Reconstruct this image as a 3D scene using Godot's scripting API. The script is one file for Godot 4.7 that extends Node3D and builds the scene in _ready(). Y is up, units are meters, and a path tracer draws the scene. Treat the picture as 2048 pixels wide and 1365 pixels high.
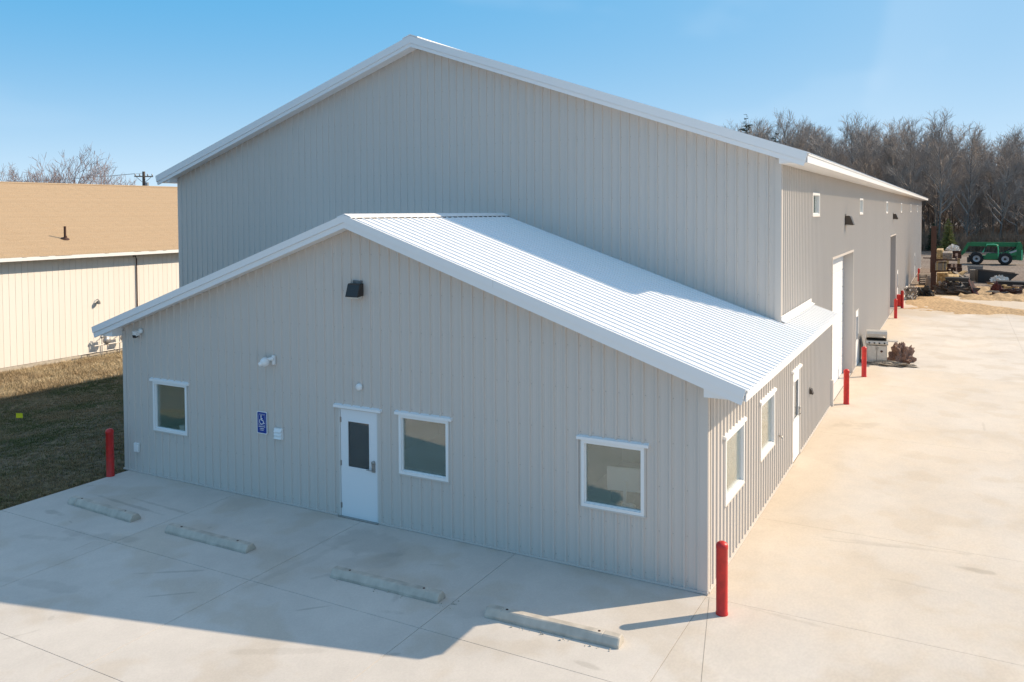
extends Node3D

# ---- measured layout (metres): office front wall on z = 0, its left corner at x = 0, depth runs to -z
const W := 13.73
const OX := 0.667
const OZ := 0.317
const HR := 5.917
const M := 0.3442
const D := 5.93
const XL := -5.176
const XC := 4.277
const MOX := 0.61
const MOZ := 0.364
const HMR := 10.648
const MM := 0.3441
const ZL := 83.6
const PENT := 10.09
const LOW := -0.94
const TX := -19.62

var mats := {}
var cache := {}
var used := {}
var rng := RandomNumberGenerator.new()

# ------------------------------------------------------------------ materials
func lin(r: float, g: float, b: float) -> Color:
	return Color(r, g, b).linear_to_srgb()

func mat(r: float, g: float, b: float, rough := 0.6, metal := 0.0) -> StandardMaterial3D:
	var m := StandardMaterial3D.new()
	m.albedo_color = lin(r, g, b)
	m.roughness = rough
	m.metallic = metal
	return m

func noise_tex(sd: int, freq: float, lo: float, hi: float, size := 256, oct := 4) -> ImageTexture:
	var n := FastNoiseLite.new()
	n.seed = sd
	n.frequency = freq
	n.fractal_octaves = oct
	var src := n.get_seamless_image(size, size)
	src.convert(Image.FORMAT_L8)
	var d := src.get_data()
	var out := PackedByteArray()
	out.resize(size * size * 3)
	for i in size * size:
		var v := clampf(lo + (hi - lo) * d[i] / 255.0, 0.0, 1.0)
		var b := int(v * 255.0)
		out[i * 3] = b
		out[i * 3 + 1] = b
		out[i * 3 + 2] = b
	var img := Image.create_from_data(size, size, false, Image.FORMAT_RGB8, out)
	img.generate_mipmaps()
	return ImageTexture.create_from_image(img)

func normal_tex(sd: int, freq: float, strength: float, size := 256) -> ImageTexture:
	var n := FastNoiseLite.new()
	n.seed = sd
	n.frequency = freq
	var src := n.get_seamless_image(size, size)
	src.convert(Image.FORMAT_RGBA8)
	src.bump_map_to_normal_map(strength)
	return ImageTexture.create_from_image(src)

func mottle(m: StandardMaterial3D, tex: Texture2D, scale: float) -> StandardMaterial3D:
	m.albedo_texture = tex
	m.uv1_triplanar = true
	m.uv1_world_triplanar = true
	m.uv1_scale = Vector3.ONE * scale
	return m

# ------------------------------------------------------------------ mesh helpers
func mb() -> SurfaceTool:
	var st := SurfaceTool.new()
	st.begin(Mesh.PRIMITIVE_TRIANGLES)
	st.set_smooth_group(-1)
	return st

func quad(st: SurfaceTool, a: Vector3, b: Vector3, c: Vector3, d: Vector3) -> void:
	for v in [a, b, c, a, c, d]:
		st.add_vertex(v)

func bxt(st: SurfaceTool, t: Transform3D, s: Vector3) -> void:
	var h := s * 0.5
	var p := []
	for i in 8:
		p.append(t * Vector3(h.x if i & 1 else -h.x, h.y if i & 2 else -h.y, h.z if i & 4 else -h.z))
	quad(st, p[4], p[6], p[7], p[5])
	quad(st, p[1], p[3], p[2], p[0])
	quad(st, p[5], p[7], p[3], p[1])
	quad(st, p[0], p[2], p[6], p[4])
	quad(st, p[6], p[2], p[3], p[7])
	quad(st, p[0], p[4], p[5], p[1])

func bx(st: SurfaceTool, c: Vector3, s: Vector3) -> void:
	bxt(st, Transform3D(Basis(), c), s)

func bar(st: SurfaceTool, a: Vector3, b: Vector3, w: float, h: float) -> void:
	var d := (b - a).normalized()
	var up := Vector3.UP if absf(d.y) < 0.95 else Vector3.RIGHT
	var x := up.cross(d).normalized()
	var y := d.cross(x)
	bxt(st, Transform3D(Basis(x, y, d), (a + b) * 0.5), Vector3(w, h, a.distance_to(b)))

func tube(st: SurfaceTool, pts: Array, radii: Array, n := 8, cap := true) -> void:
	st.set_smooth_group(0)
	var rings := []
	for i in pts.size():
		var d: Vector3
		if i == 0:
			d = pts[1] - pts[0]
		elif i == pts.size() - 1:
			d = pts[i] - pts[i - 1]
		else:
			d = pts[i + 1] - pts[i - 1]
		d = d.normalized()
		var up := Vector3.UP if absf(d.y) < 0.9 else Vector3.RIGHT
		var x := up.cross(d).normalized()
		var y := d.cross(x)
		var ring := []
		var r: float = radii[mini(i, radii.size() - 1)]
		for k in n:
			var a := TAU * k / n
			ring.append(pts[i] + (x * cos(a) + y * sin(a)) * r)
		rings.append(ring)
	for i in rings.size() - 1:
		for k in n:
			var k2 := (k + 1) % n
			quad(st, rings[i][k], rings[i][k2], rings[i + 1][k2], rings[i + 1][k])
	if cap:
		st.set_smooth_group(-1)
		for k in range(1, n - 1):
			for v in [rings[0][0], rings[0][k + 1], rings[0][k]]:
				st.add_vertex(v)
			var e: Array = rings[-1]
			for v in [e[0], e[k], e[k + 1]]:
				st.add_vertex(v)
	st.set_smooth_group(-1)

# profile: array of Vector2(radius, height) turned round the y axis of t
func lathe(st: SurfaceTool, t: Transform3D, prof: Array, n := 20, smooth := true) -> void:
	st.set_smooth_group(0 if smooth else -1)
	for i in prof.size() - 1:
		for k in n:
			var a := TAU * k / n
			var b := TAU * (k + 1) / n
			var p0: Vector2 = prof[i]
			var p1: Vector2 = prof[i + 1]
			quad(st, t * Vector3(p0.x * cos(a), p0.y, p0.x * sin(a)), t * Vector3(p1.x * cos(a), p1.y, p1.x * sin(a)), t * Vector3(p1.x * cos(b), p1.y, p1.x * sin(b)), t * Vector3(p0.x * cos(b), p0.y, p0.x * sin(b)))
	st.set_smooth_group(-1)

# polygon in x,y (counter-clockwise seen from +z) pushed from z0 to z1 (z1 > z0)
func prism(st: SurfaceTool, poly: Array, z0: float, z1: float, t := Transform3D()) -> void:
	var pv := PackedVector2Array(poly)
	if Geometry2D.is_polygon_clockwise(pv):
		pv.reverse()
	var tri := Geometry2D.triangulate_polygon(pv)
	for i in range(0, tri.size(), 3):
		var a := pv[tri[i]]
		var b := pv[tri[i + 1]]
		var c := pv[tri[i + 2]]
		if (b - a).cross(c - a) < 0.0:
			var k := b
			b = c
			c = k
		for q in [a, c, b]:
			st.add_vertex(t * Vector3(q.x, q.y, z1))
		for q in [a, b, c]:
			st.add_vertex(t * Vector3(q.x, q.y, z0))
	var n := pv.size()
	for i in n:
		var a := pv[i]
		var b := pv[(i + 1) % n]
		quad(st, t * Vector3(a.x, a.y, z0), t * Vector3(a.x, a.y, z1), t * Vector3(b.x, b.y, z1), t * Vector3(b.x, b.y, z0))

func mesh_of(st: SurfaceTool) -> ArrayMesh:
	st.generate_normals()
	return st.commit()

func put(called: String, m: Mesh, material: Material, parent: Node = self, at := Vector3.ZERO) -> MeshInstance3D:
	var o := MeshInstance3D.new()
	o.name = called
	o.mesh = m
	o.material_override = material
	o.position = at
	parent.add_child(o, true)
	return o

func obj(called: String, st: SurfaceTool, material: Material, parent: Node = self) -> MeshInstance3D:
	return put(numbered(called) if parent == self else called, mesh_of(st), material, parent)

func numbered(called: String) -> String:
	var k: int = used.get(called, 0)
	used[called] = k + 1
	return called if k == 0 else "%s_%03d" % [called, k]

func thing(called: String, label: String, category: String, at := Vector3.ZERO, turn := 0.0, group := "") -> Node3D:
	var o := Node3D.new()
	o.name = numbered(called)
	add_child(o)
	o.position = at
	o.rotation.y = turn
	tag(o, label, category, group)
	return o

func tag(o: Node, label: String, category: String, group := "") -> Node:
	o.set_meta("label", label)
	o.set_meta("category", category)
	if group != "":
		o.set_meta("group", group)
	return o

func dup(src: Node3D, label: String, at: Vector3, turn: float, sc := Vector3.ONE) -> Node3D:
	var base_name: String = src.get_meta("kindname", String(src.name))
	var c: Node3D = src.duplicate()
	c.name = numbered(base_name)
	add_child(c)
	c.position = at
	c.rotation.y = turn
	c.scale = sc
	if label != "":
		c.set_meta("label", label)
	return c

func structure(o: Node) -> Node:
	o.set_meta("kind", "structure")
	return o

func stuff(o: Node) -> Node:
	o.set_meta("kind", "stuff")
	return o

# ------------------------------------------------------------------ ribbed sheet walls
func rib_points(width: float, pitch: float, minor: bool, rh: float) -> Array:
	var pts := [Vector2(0, 0)]
	var k := 0
	while true:
		var c := pitch * (k + 0.5)
		if c + 0.035 > width:
			break
		if minor:
			var m0 := c - pitch * 0.333
			if m0 > 0.015:
				pts.append_array([Vector2(m0 - 0.016, 0), Vector2(m0 - 0.006, 0.003), Vector2(m0 + 0.006, 0.003), Vector2(m0 + 0.016, 0)])
		pts.append_array([Vector2(c - 0.029, 0), Vector2(c - 0.016, rh), Vector2(c + 0.016, rh), Vector2(c + 0.029, 0)])
		if minor:
			var m1 := c + pitch * 0.333
			if m1 + 0.016 < width:
				pts.append_array([Vector2(m1 - 0.016, 0), Vector2(m1 - 0.006, 0.003), Vector2(m1 + 0.006, 0.003), Vector2(m1 + 0.016, 0)])
		k += 1
	pts.append(Vector2(width, 0))
	return pts

func prof_at(prof: Array, s: float) -> float:
	for i in prof.size() - 1:
		if s <= prof[i + 1].x + 0.00001:
			var a: Vector2 = prof[i]
			var b: Vector2 = prof[i + 1]
			if b.x - a.x < 0.000001:
				return b.y
			return lerpf(a.y, b.y, clampf((s - a.x) / (b.x - a.x), 0, 1))
	return 0.0

# sheet in local x (along), y (up), z (out) with rectangular holes [x0, x1, y0, y1]
func sheet(st: SurfaceTool, prof: Array, base: float, top: Callable, holes: Array, zoff := 0.0) -> void:
	var xs := []
	for q in prof:
		xs.append(q.x)
	var x_end: float = prof[-1].x
	for h in holes:
		for e in [h[0], h[1]]:
			if e > 0.0005 and e < x_end - 0.0005:
				xs.append(e)
	xs.sort()
	for i in xs.size() - 1:
		var a: float = xs[i]
		var b: float = xs[i + 1]
		if b - a < 0.0004:
			continue
		var mid := (a + b) * 0.5
		var za := prof_at(prof, a + 0.00001) + zoff
		var zb := prof_at(prof, b - 0.00001) + zoff
		var ta: float = top.call(a)
		var tb: float = top.call(b)
		var cuts := []
		for h in holes:
			if h[0] < mid and h[1] > mid:
				cuts.append(h)
		cuts.sort_custom(func(p, q): return p[2] < q[2])
		var y := base
		for h in cuts:
			if h[2] > y + 0.001:
				quad(st, Vector3(a, y, za), Vector3(a, h[2], za), Vector3(b, h[2], zb), Vector3(b, y, zb))
			y = h[3]
		if minf(ta, tb) > y - 0.2:
			quad(st, Vector3(a, y, za), Vector3(a, maxf(ta, y), za), Vector3(b, maxf(tb, y), zb), Vector3(b, y, zb))

# a wall part: liner with real thickness and reveals, and its ribbed panels as children
func ribbed_wall(parent: Node3D, called: String, at: Vector3, turn: float, length: float, base: float, top: Callable, holes: Array, material: Material, thick := 0.16, minor := true, screws := true, xcuts := []) -> MeshInstance3D:
	var st := mb()
	var flat := [Vector2(0, 0)]
	for c in xcuts:
		flat.append(Vector2(c, 0))
	flat.append(Vector2(length, 0))
	sheet(st, flat, base, top, holes, -thick)
	for h in holes:
		var x0: float = h[0]
		var x1: float = h[1]
		var y0: float = h[2]
		var y1: float = h[3]
		quad(st, Vector3(x0, y0, -thick), Vector3(x0, y1, -thick), Vector3(x0, y1, 0.0), Vector3(x0, y0, 0.0))
		quad(st, Vector3(x1, y0, 0.0), Vector3(x1, y1, 0.0), Vector3(x1, y1, -thick), Vector3(x1, y0, -thick))
		quad(st, Vector3(x0, y1, 0.0), Vector3(x0, y1, -thick), Vector3(x1, y1, -thick), Vector3(x1, y1, 0.0))
		quad(st, Vector3(x0, y0, -thick), Vector3(x0, y0, 0.0), Vector3(x1, y0, 0.0), Vector3(x1, y0, -thick))
	var wall := obj(called, st, material, parent)
	wall.position = at
	wall.rotation.y = turn
	var pw := 0.9144
	var s := 0.0
	var sst := mb()
	while s < length - 0.02:
		var w := minf(pw, length - s)
		var rel := []
		for h in holes:
			if h[1] > s and h[0] < s + w:
				rel.append([h[0] - s, h[1] - s, h[2], h[3]])
		var s0 := s
		var f := func(x: float) -> float: return top.call(s0 + x)
		var cross_cut := false
		for c in xcuts:
			if c > s and c < s + w:
				cross_cut = true
		var key := "%s|%.3f|%.3f|%.3f|%s|%s" % [called, w, f.call(0.001), f.call(w - 0.001), str(rel), str(cross_cut)]
		if not cache.has(key):
			var ps := mb()
			var prof := rib_points(w, 0.2286, minor, 0.025)
			for c in xcuts:
				if c > s and c < s + w:
					var d := prof_at(prof, c - s)
					prof.append(Vector2(c - s, d))
					prof.sort_custom(func(p, q): return p.x < q.x)
			sheet(ps, prof, base, f, rel)
			cache[key] = mesh_of(ps)
		put("panel", cache[key], [mats.wall, mats.wall_b, mats.wall, mats.wall_c][int(s / pw * 3.0 + int(s / pw / 4.0)) % 4], wall, Vector3(s, 0, 0))
		if screws:
			var k := 0
			while 0.2286 * (k + 0.5) < w:
				var xs := s + 0.2286 * (k + 0.5) + 0.048
				k += 1
				var y := base + 0.12
				var row := 0
				while y < top.call(minf(xs, length)) - 0.25:
					var blocked := xs > length - 0.05
					for h in holes:
						if xs > h[0] - 0.06 and xs < h[1] + 0.06 and y > h[2] - 0.06 and y < h[3] + 0.1:
							blocked = true
					if not blocked:
						var z := 0.005
						var r := 0.0075
						var c := Vector3(xs, y, z)
						quad(sst, c + Vector3(-r, -r, 0), c + Vector3(-r, r, 0), c + Vector3(r, r, 0), c + Vector3(r, -r, 0))
						quad(sst, c + Vector3(-r, -r, -z), c + Vector3(-r, -r, 0), c + Vector3(r, -r, 0), c + Vector3(r, -r, -z))
						quad(sst, c + Vector3(-r, -r, -z), c + Vector3(-r, r, -z), c + Vector3(-r, r, 0), c + Vector3(-r, -r, 0))
					y += 0.72
					row += 1
		s += w
	if screws:
		stuff(obj("screws", sst, mats.screw, wall))
	return wall

# ------------------------------------------------------------------ windows and doors in a wall (children of the building, placed in the wall's own frame)
func window(parent: Node3D, at: Vector3, turn: float, x0: float, x1: float, y0: float, y1: float, hood := true, thin := 0.052) -> MeshInstance3D:
	var st := mb()
	var w := x1 - x0
	var h := y1 - y0
	var fw := thin
	var zc := -0.01
	var dp := 0.09
	bx(st, Vector3(w / 2, fw / 2, zc), Vector3(w, fw, dp))
	bx(st, Vector3(w / 2, h - fw / 2, zc), Vector3(w, fw, dp))
	bx(st, Vector3(fw / 2, h / 2, zc), Vector3(fw, h - 2 * fw, dp))
	bx(st, Vector3(w - fw / 2, h / 2, zc), Vector3(fw, h - 2 * fw, dp))
	var o := obj("window", st, mats.vinyl, parent)
	o.rotation.y = turn
	o.position = at + Basis(Vector3.UP, turn) * Vector3(x0, y0, 0)
	st = mb()
	var g := 0.016
	bx(st, Vector3(w / 2, fw + g / 2, -0.025), Vector3(w - 2 * fw, g, 0.045))
	bx(st, Vector3(w / 2, h - fw - g / 2, -0.025), Vector3(w - 2 * fw, g, 0.045))
	bx(st, Vector3(fw + g / 2, h / 2, -0.025), Vector3(g, h - 2 * fw - 2 * g, 0.045))
	bx(st, Vector3(w - fw - g / 2, h / 2, -0.025), Vector3(g, h - 2 * fw - 2 * g, 0.045))
	obj("sash", st, mats.vinyl, o)
	st = mb()
	bx(st, Vector3(w / 2, h / 2, -0.03), Vector3(w - 2 * fw - 2 * g + 0.004, h - 2 * fw - 2 * g + 0.004, 0.006))
	obj("pane", st, mats.glass, o)
	st = mb()
	bx(st, Vector3(w / 2, h / 2, -0.041), Vector3(w - 2 * fw - 0.002, h - 2 * fw - 0.002, 0.004))
	obj("pane", st, mats.glass, o)
	st = mb()
	bx(st, Vector3(w / 2, h / 2, -0.051), Vector3(w - 2 * fw - 0.002, h - 2 * fw - 0.002, 0.004))
	obj("pane", st, mats.glass, o)
	st = mb()
	bx(st, Vector3(w / 2, -0.012, 0.02), Vector3(w + 0.06, 0.024, 0.04))
	bx(st, Vector3(-0.014, h / 2, 0.012), Vector3(0.028, h, 0.03))
	bx(st, Vector3(w + 0.014, h / 2, 0.012), Vector3(0.028, h, 0.03))
	obj("trim", st, mats.wall, o)
	if hood:
		st = mb()
		prism(st, [Vector2(0.0, 0.0), Vector2(0.062, -0.01), Vector2(0.062, 0.036), Vector2(0.0, 0.06)], -0.08, w + 0.08, Transform3D(Basis(Vector3(0, 0, 1), Vector3(0, 1, 0), Vector3(1, 0, 0)), Vector3(0, h + 0.012, 0)))
		obj("head_flashing", st, mats.white, o)
	return o

func man_door(parent: Node3D, at: Vector3, turn: float, x0: float, x1: float, h: float, hood: bool, hinge_left := true) -> MeshInstance3D:
	var st := mb()
	var w := x1 - x0
	var f := 0.03
	bx(st, Vector3(f / 2, h / 2, -0.03), Vector3(f, h, 0.11))
	bx(st, Vector3(w - f / 2, h / 2, -0.03), Vector3(f, h, 0.11))
	bx(st, Vector3(w / 2, h - f / 2, -0.03), Vector3(w - 2 * f, f, 0.11))
	var o := obj("door", st, mats.frame, parent)
	o.rotation.y = turn
	o.position = at + Basis(Vector3.UP, turn) * Vector3(x0, 0, 0)
	var gx0 := f + 0.18
	var gx1 := w - f - 0.18
	var gy0 := 0.99
	var gy1 := 1.93
	st = mb()
	var z := -0.012
	var t := 0.045
	bx(st, Vector3(w / 2, (0.012 + gy0) / 2, z), Vector3(w - 2 * f - 0.008, gy0 - 0.012, t))
	bx(st, Vector3(w / 2, (gy1 + h - f - 0.004) / 2, z), Vector3(w - 2 * f - 0.008, h - f - 0.004 - gy1, t))
	bx(st, Vector3((f + 0.004 + gx0) / 2, (gy0 + gy1) / 2, z), Vector3(gx0 - f - 0.004, gy1 - gy0, t))
	bx(st, Vector3((w - f - 0.004 + gx1) / 2, (gy0 + gy1) / 2, z), Vector3(w - f - 0.004 - gx1, gy1 - gy0, t))
	obj("leaf", st, mats.door, o)
	st = mb()
	bx(st, Vector3((gx0 + gx1) / 2, gy0 + 0.012, 0.012), Vector3(gx1 - gx0 + 0.024, 0.024, 0.018))
	bx(st, Vector3((gx0 + gx1) / 2, gy1 - 0.012, 0.012), Vector3(gx1 - gx0 + 0.024, 0.024, 0.018))
	bx(st, Vector3(gx0, (gy0 + gy1) / 2, 0.012), Vector3(0.024, gy1 - gy0 - 0.048, 0.018))
	bx(st, Vector3(gx1, (gy0 + gy1) / 2, 0.012), Vector3(0.024, gy1 - gy0 - 0.048, 0.018))
	obj("glazing_bead", st, mats.door, o)
	st = mb()
	bx(st, Vector3((gx0 + gx1) / 2, (gy0 + gy1) / 2, z), Vector3(gx1 - gx0, gy1 - gy0, 0.006))
	obj("pane", st, mats.glass_dark, o)
	var lx := w - f - 0.09 if hinge_left else f + 0.09
	st = mb()
	bx(st, Vector3(lx, 1.06, 0.024), Vector3(0.07, 0.15, 0.03))
	lathe(st, Transform3D(Basis(Vector3(1, 0, 0), Vector3(0, 0, 1), Vector3(0, -1, 0)), Vector3(lx, 1.17, 0.012)), [Vector2(0.0375, 0), Vector2(0.0375, 0.035), Vector2(0.03, 0.042), Vector2(0, 0.042)], 14)
	bx(st, Vector3(lx, 1.15, 0.024), Vector3(0.074, 0.06, 0.026))
	var sg := -1.0 if hinge_left else 1.0
	tube(st, [Vector3(lx, 1.03, 0.03), Vector3(lx, 1.03, 0.075), Vector3(lx + sg * 0.03, 1.03, 0.085), Vector3(lx + sg * 0.12, 1.028, 0.085)], [0.011, 0.011, 0.010, 0.009], 8)
	obj("keypad_handle", st, mats.steel, o)
	for hy in [0.22, 1.06, 1.92]:
		st = mb()
		var hx := f if hinge_left else w - f
		tube(st, [Vector3(hx, hy - 0.055, 0.018), Vector3(hx, hy + 0.055, 0.018)], [0.011], 8)
		bx(st, Vector3(hx, hy, 0.0125), Vector3(0.05, 0.1, 0.006))
		obj("hinge", st, mats.steel, o)
	st = mb()
	bx(st, Vector3(-0.014, h / 2, 0.012), Vector3(0.028, h, 0.03))
	bx(st, Vector3(w + 0.014, h / 2, 0.012), Vector3(0.028, h, 0.03))
	obj("trim", st, mats.wall, o)
	if hood:
		st = mb()
		prism(st, [Vector2(0.0, 0.0), Vector2(0.066, -0.01), Vector2(0.066, 0.034), Vector2(0.0, 0.06)], -0.11, w + 0.08, Transform3D(Basis(Vector3(0, 0, 1), Vector3(0, 1, 0), Vector3(1, 0, 0)), Vector3(0, h + 0.006, 0)))
		obj("head_flashing", st, mats.white, o)
	return o

# ------------------------------------------------------------------ terrain
func land(x: float, _z: float) -> float:
	if x > 0.0:
		return -0.06
	return lerpf(-0.03, LOW, smoothstep(0.0, 13.0, -x))

func roof_y(x: float) -> float:
	return HR - M * absf(x - W / 2)

func main_y(x: float) -> float:
	return HMR - MM * absf(x - XC)

func sky_image() -> Image:
	var w := 1024
	var h := 512
	var img := Image.create(w, h, false, Image.FORMAT_RGBF)
	var n := FastNoiseLite.new()
	n.seed = 5
	n.frequency = 1.1
	n.fractal_octaves = 5
	var sun := Vector3(1.064, 1.0, -0.99).normalized()
	for j in h:
		var el := PI / 2 - PI * (j + 0.5) / h
		for i in w:
			var az := TAU * (i + 0.5) / w
			var d := Vector3(sin(az) * cos(el), sin(el), -cos(az) * cos(el))
			var e := rad_to_deg(maxf(el, 0.0))
			var c := Color(0.60, 0.76, 0.88).lerp(Color(0.045, 0.345, 0.67), 1.0 - exp(-pow(e / 7.6, 1.3)))
			c = c.lerp(Color(0.26, 0.39, 0.60), smoothstep(14.0, 60.0, e))
			var ang := rad_to_deg(acos(clampf(d.dot(sun), -1, 1)))
			var glow := exp(-pow(ang / 48.0, 2.0))
			c = c.lerp(Color(0.80, 0.90, 0.98), glow * 0.6)
			if el > 0.0:
				var q := Vector3(d.x, d.y * 3.2, d.z) * 2.1
				var wisp := n.get_noise_3d(q.x * 1.6 + q.z, q.y, q.z * 0.5)
				c = c.lerp(Color(0.84, 0.92, 0.99), clampf((wisp - 0.15) * 0.3, 0.0, 0.05))
				var azd := rad_to_deg(wrapf(az, -PI, PI))
				var off := azd + 6.4 - 1.9 * e / 14.0 + wisp * 0.8
				c = c.lerp(Color(0.84, 0.92, 0.99), 0.08 * smoothstep(0.0, 0.9, off) * (1.0 - smoothstep(0.5, 8.0, off)))
			else:
				c = Color(0.40, 0.38, 0.34).lerp(c, smoothstep(-4.0, 0.0, rad_to_deg(el)))
			img.set_pixel(i, j, c)
	return img

# concrete colour maps: cement tone, stains, sand and tyre rubber laid where the lot has them
func concrete_map(w: int, h: int, x0: float, x1: float, z0: float, z1: float, drive: bool) -> ImageTexture:
	var n1 := FastNoiseLite.new()
	n1.seed = 11
	n1.frequency = 0.22
	n1.fractal_octaves = 4
	var n2 := FastNoiseLite.new()
	n2.seed = 23
	n2.frequency = 1.7
	n2.fractal_octaves = 3
	var n3 := FastNoiseLite.new()
	n3.seed = 31
	n3.frequency = 0.5
	n3.fractal_octaves = 3
	var out := PackedByteArray()
	out.resize(w * h * 3)
	var spots := []
	var r := RandomNumberGenerator.new()
	r.seed = 77
	# x, z, half length, half width, turn, strength : rubber, leaf and oil marks
	if not drive:
		spots = [[7.75, 0.85, 0.9, 0.55, 0.1, 0.10], [8.3, 1.5, 0.7, 0.4, 0.4, 0.10], [2.2, 1.55, 1.3, 0.06, -0.06, 0.2], [2.9, 1.3, 1.1, 0.05, -0.05, 0.16], [1.2, 2.55, 0.3, 0.12, 0, 0.2], [9.75, 2.75, 0.22, 0.1, 0.3, 0.2], [10.6, 2.05, 0.5, 0.35, 0.2, 0.06], [2.4, 3.4, 0.7, 0.12, 0.3, 0.10], [5.6, 3.35, 0.8, 0.04, 0.6, 0.18], [6.3, 3.9, 0.5, 0.03, 0.7, 0.2], [8.6, 3.2, 0.3, 0.03, 0.8, 0.2], [13.0, 2.75, 0.3, 0.07, -0.1, 0.14], [7.3, 2.1, 1.3, 0.1, 1.45, 0.07], [4.3, 4.6, 1.2, 0.16, 0.2, 0.08], [9.0, 4.4, 0.9, 0.1, 0.5, 0.08], [3.3, 2.85, 1.0, 0.2, 0.25, 0.12]]
		for k in 26:
			spots.append([r.randf_range(0.3, 13.5), r.randf_range(0.4, 12), r.randf_range(0.05, 0.3), r.randf_range(0.015, 0.07), r.randf_range(0, 3), r.randf_range(0.08, 0.22)])
	else:
		spots = [[14.75, -12.0, 0.8, 0.4, 0.5, 0.10], [16.2, -3.4, 1.5, 0.07, 0.15, 0.09], [15.5, -3.2, 1.0, 0.05, 0.2, 0.09], [16.6, -1.85, 0.6, 0.03, -0.1, 0.1], [17.5, -2.9, 0.35, 0.12, 0, 0.2], [14.95, 0.2, 0.9, 0.05, -0.1, 0.10]]
		for k in 40:
			spots.append([r.randf_range(14, 24), r.randf_range(-50, 10), r.randf_range(0.1, 0.7), r.randf_range(0.02, 0.09), r.randf_range(0, 3), r.randf_range(0.04, 0.12)])
	for j in h:
		var z := lerpf(z0, z1, (j + 0.5) / h)
		var near := []
		for s in spots:
			if absf(z - s[1]) < s[2] + 0.2:
				near.append(s)
		for i in w:
			var x := lerpf(x0, x1, (i + 0.5) / w)
			var a := n1.get_noise_2d(x, z)
			var b := n2.get_noise_2d(x, z)
			var t := 1.0 + a * 0.12 + b * 0.05
			var rr := 0.565 * t
			var gg := 0.525 * t
			var bb := 0.475 * t
			# brown silt dried in blotches
			var silt := clampf((n3.get_noise_2d(x + 40.0, z - 17.0) + b * 0.35 - 0.06) * 0.5, 0.0, 0.16)
			rr *= 1.0 - silt * 0.5
			gg *= 1.0 - silt * 0.66
			bb *= 1.0 - silt * 0.9
			if drive:
				var c := n3.get_noise_2d(x * 0.7, z * 0.35)
				# fine sand tracked over the cement: most along the wall and over the near slabs
				var edge := -21.9 + (x - 15.5) * 0.45 + a * 1.2
				var sand := 0.0
				if z > edge:
					sand = clampf(0.36 + c * 0.55 + b * 0.14, 0.05, 1.0)
				else:
					sand = clampf(0.02 + c * 0.5, 0.0, 0.4)
				sand = maxf(sand, clampf(1.15 - (x - W) * 0.62 + c * 0.9, 0.0, 0.95) * smoothstep(2.0, -5.0, z))
				sand = maxf(sand, smoothstep(-39.5, -42.0, z + c * 3.0))
				sand *= 1.0 - 0.75 * smoothstep(-1.0, 4.0, z + c * 2.0)
				var g := 1.0 + b * 0.05
				rr = lerpf(rr, 0.535 * g, sand)
				gg = lerpf(gg, 0.460 * g, sand)
				bb = lerpf(bb, 0.368 * g, sand)
				var wash := clampf((c - 0.1) * 0.8, 0.0, 0.2) * (1.0 - sand * 0.7)
				rr += wash * 0.25
				gg += wash * 0.26
				bb += wash * 0.27
			for s in near:
				var dx: float = x - s[0]
				var dz: float = z - s[1]
				var ca: float = cos(s[4])
				var sa: float = sin(s[4])
				var u: float = (dx * ca - dz * sa) / s[2]
				var v: float = (dx * sa + dz * ca) / s[3]
				var q := u * u + v * v + b * 0.9 + a * 0.5
				if q < 1.0:
					var k: float = s[5] * smoothstep(1.0, 0.3, q)
					rr *= 1.0 - k
					gg *= 1.0 - k * 1.02
					bb *= 1.0 - k * 1.08
			var gr := 1.0 + (r.randf() - 0.5) * 0.09
			var o := (j * w + i) * 3
			out[o] = int(clampf(pow(rr * gr, 0.4545), 0, 1) * 255.0)
			out[o + 1] = int(clampf(pow(gg * gr, 0.4545), 0, 1) * 255.0)
			out[o + 2] = int(clampf(pow(bb * gr, 0.4545), 0, 1) * 255.0)
	var img := Image.create_from_data(w, h, false, Image.FORMAT_RGB8, out)
	img.generate_mipmaps()
	return ImageTexture.create_from_image(img)

func slab(parent: Node3D, x0: float, x1: float, z0: float, z1: float, r: Rect2, material: Material, g := 0.002, c := 0.003) -> void:
	var st := mb()
	var a := Vector2(x0 + g, z0 - g)
	var b := Vector2(x1 - g, z1 + g)
	var top := [Vector3(a.x + c, 0, a.y - c), Vector3(a.x + c, 0, b.y + c), Vector3(b.x - c, 0, b.y + c), Vector3(b.x - c, 0, a.y - c)]
	var low := [Vector3(a.x, -0.03, a.y), Vector3(a.x, -0.03, b.y), Vector3(b.x, -0.03, b.y), Vector3(b.x, -0.03, a.y)]
	var q := [[top[0], top[1], top[2], top[3]]]
	for i in 4:
		var j := (i + 1) % 4
		q.append([low[i], low[j], top[j], top[i]])
	for f in q:
		for k in [0, 1, 2, 0, 2, 3]:
			var v: Vector3 = f[k]
			st.set_uv(Vector2((v.x - r.position.x) / r.size.x, (v.z - r.position.y) / r.size.y))
			st.add_vertex(v)
	obj("slab", st, material, parent)

# ------------------------------------------------------------------ trees
func limb(st: SurfaceTool, p: Vector3, d: Vector3, length: float, r0: float, r1: float, sides: int, segs: int, wob: float, up: float, r: RandomNumberGenerator) -> Array:
	var pts := [p]
	var rad := [r0]
	var q := p
	for i in segs:
		d = (d + Vector3(r.randf_range(-wob, wob), r.randf_range(-wob, wob) + up, r.randf_range(-wob, wob))).normalized()
		q += d * length / segs
		pts.append(q)
		rad.append(lerpf(r0, r1, (i + 1.0) / segs))
	tube(st, pts, rad, sides, false)
	return pts

func perp(d: Vector3, a: float) -> Vector3:
	var u := Vector3.UP if absf(d.y) < 0.9 else Vector3.RIGHT
	var x := u.cross(d).normalized()
	var y := d.cross(x)
	return x * cos(a) + y * sin(a)

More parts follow.
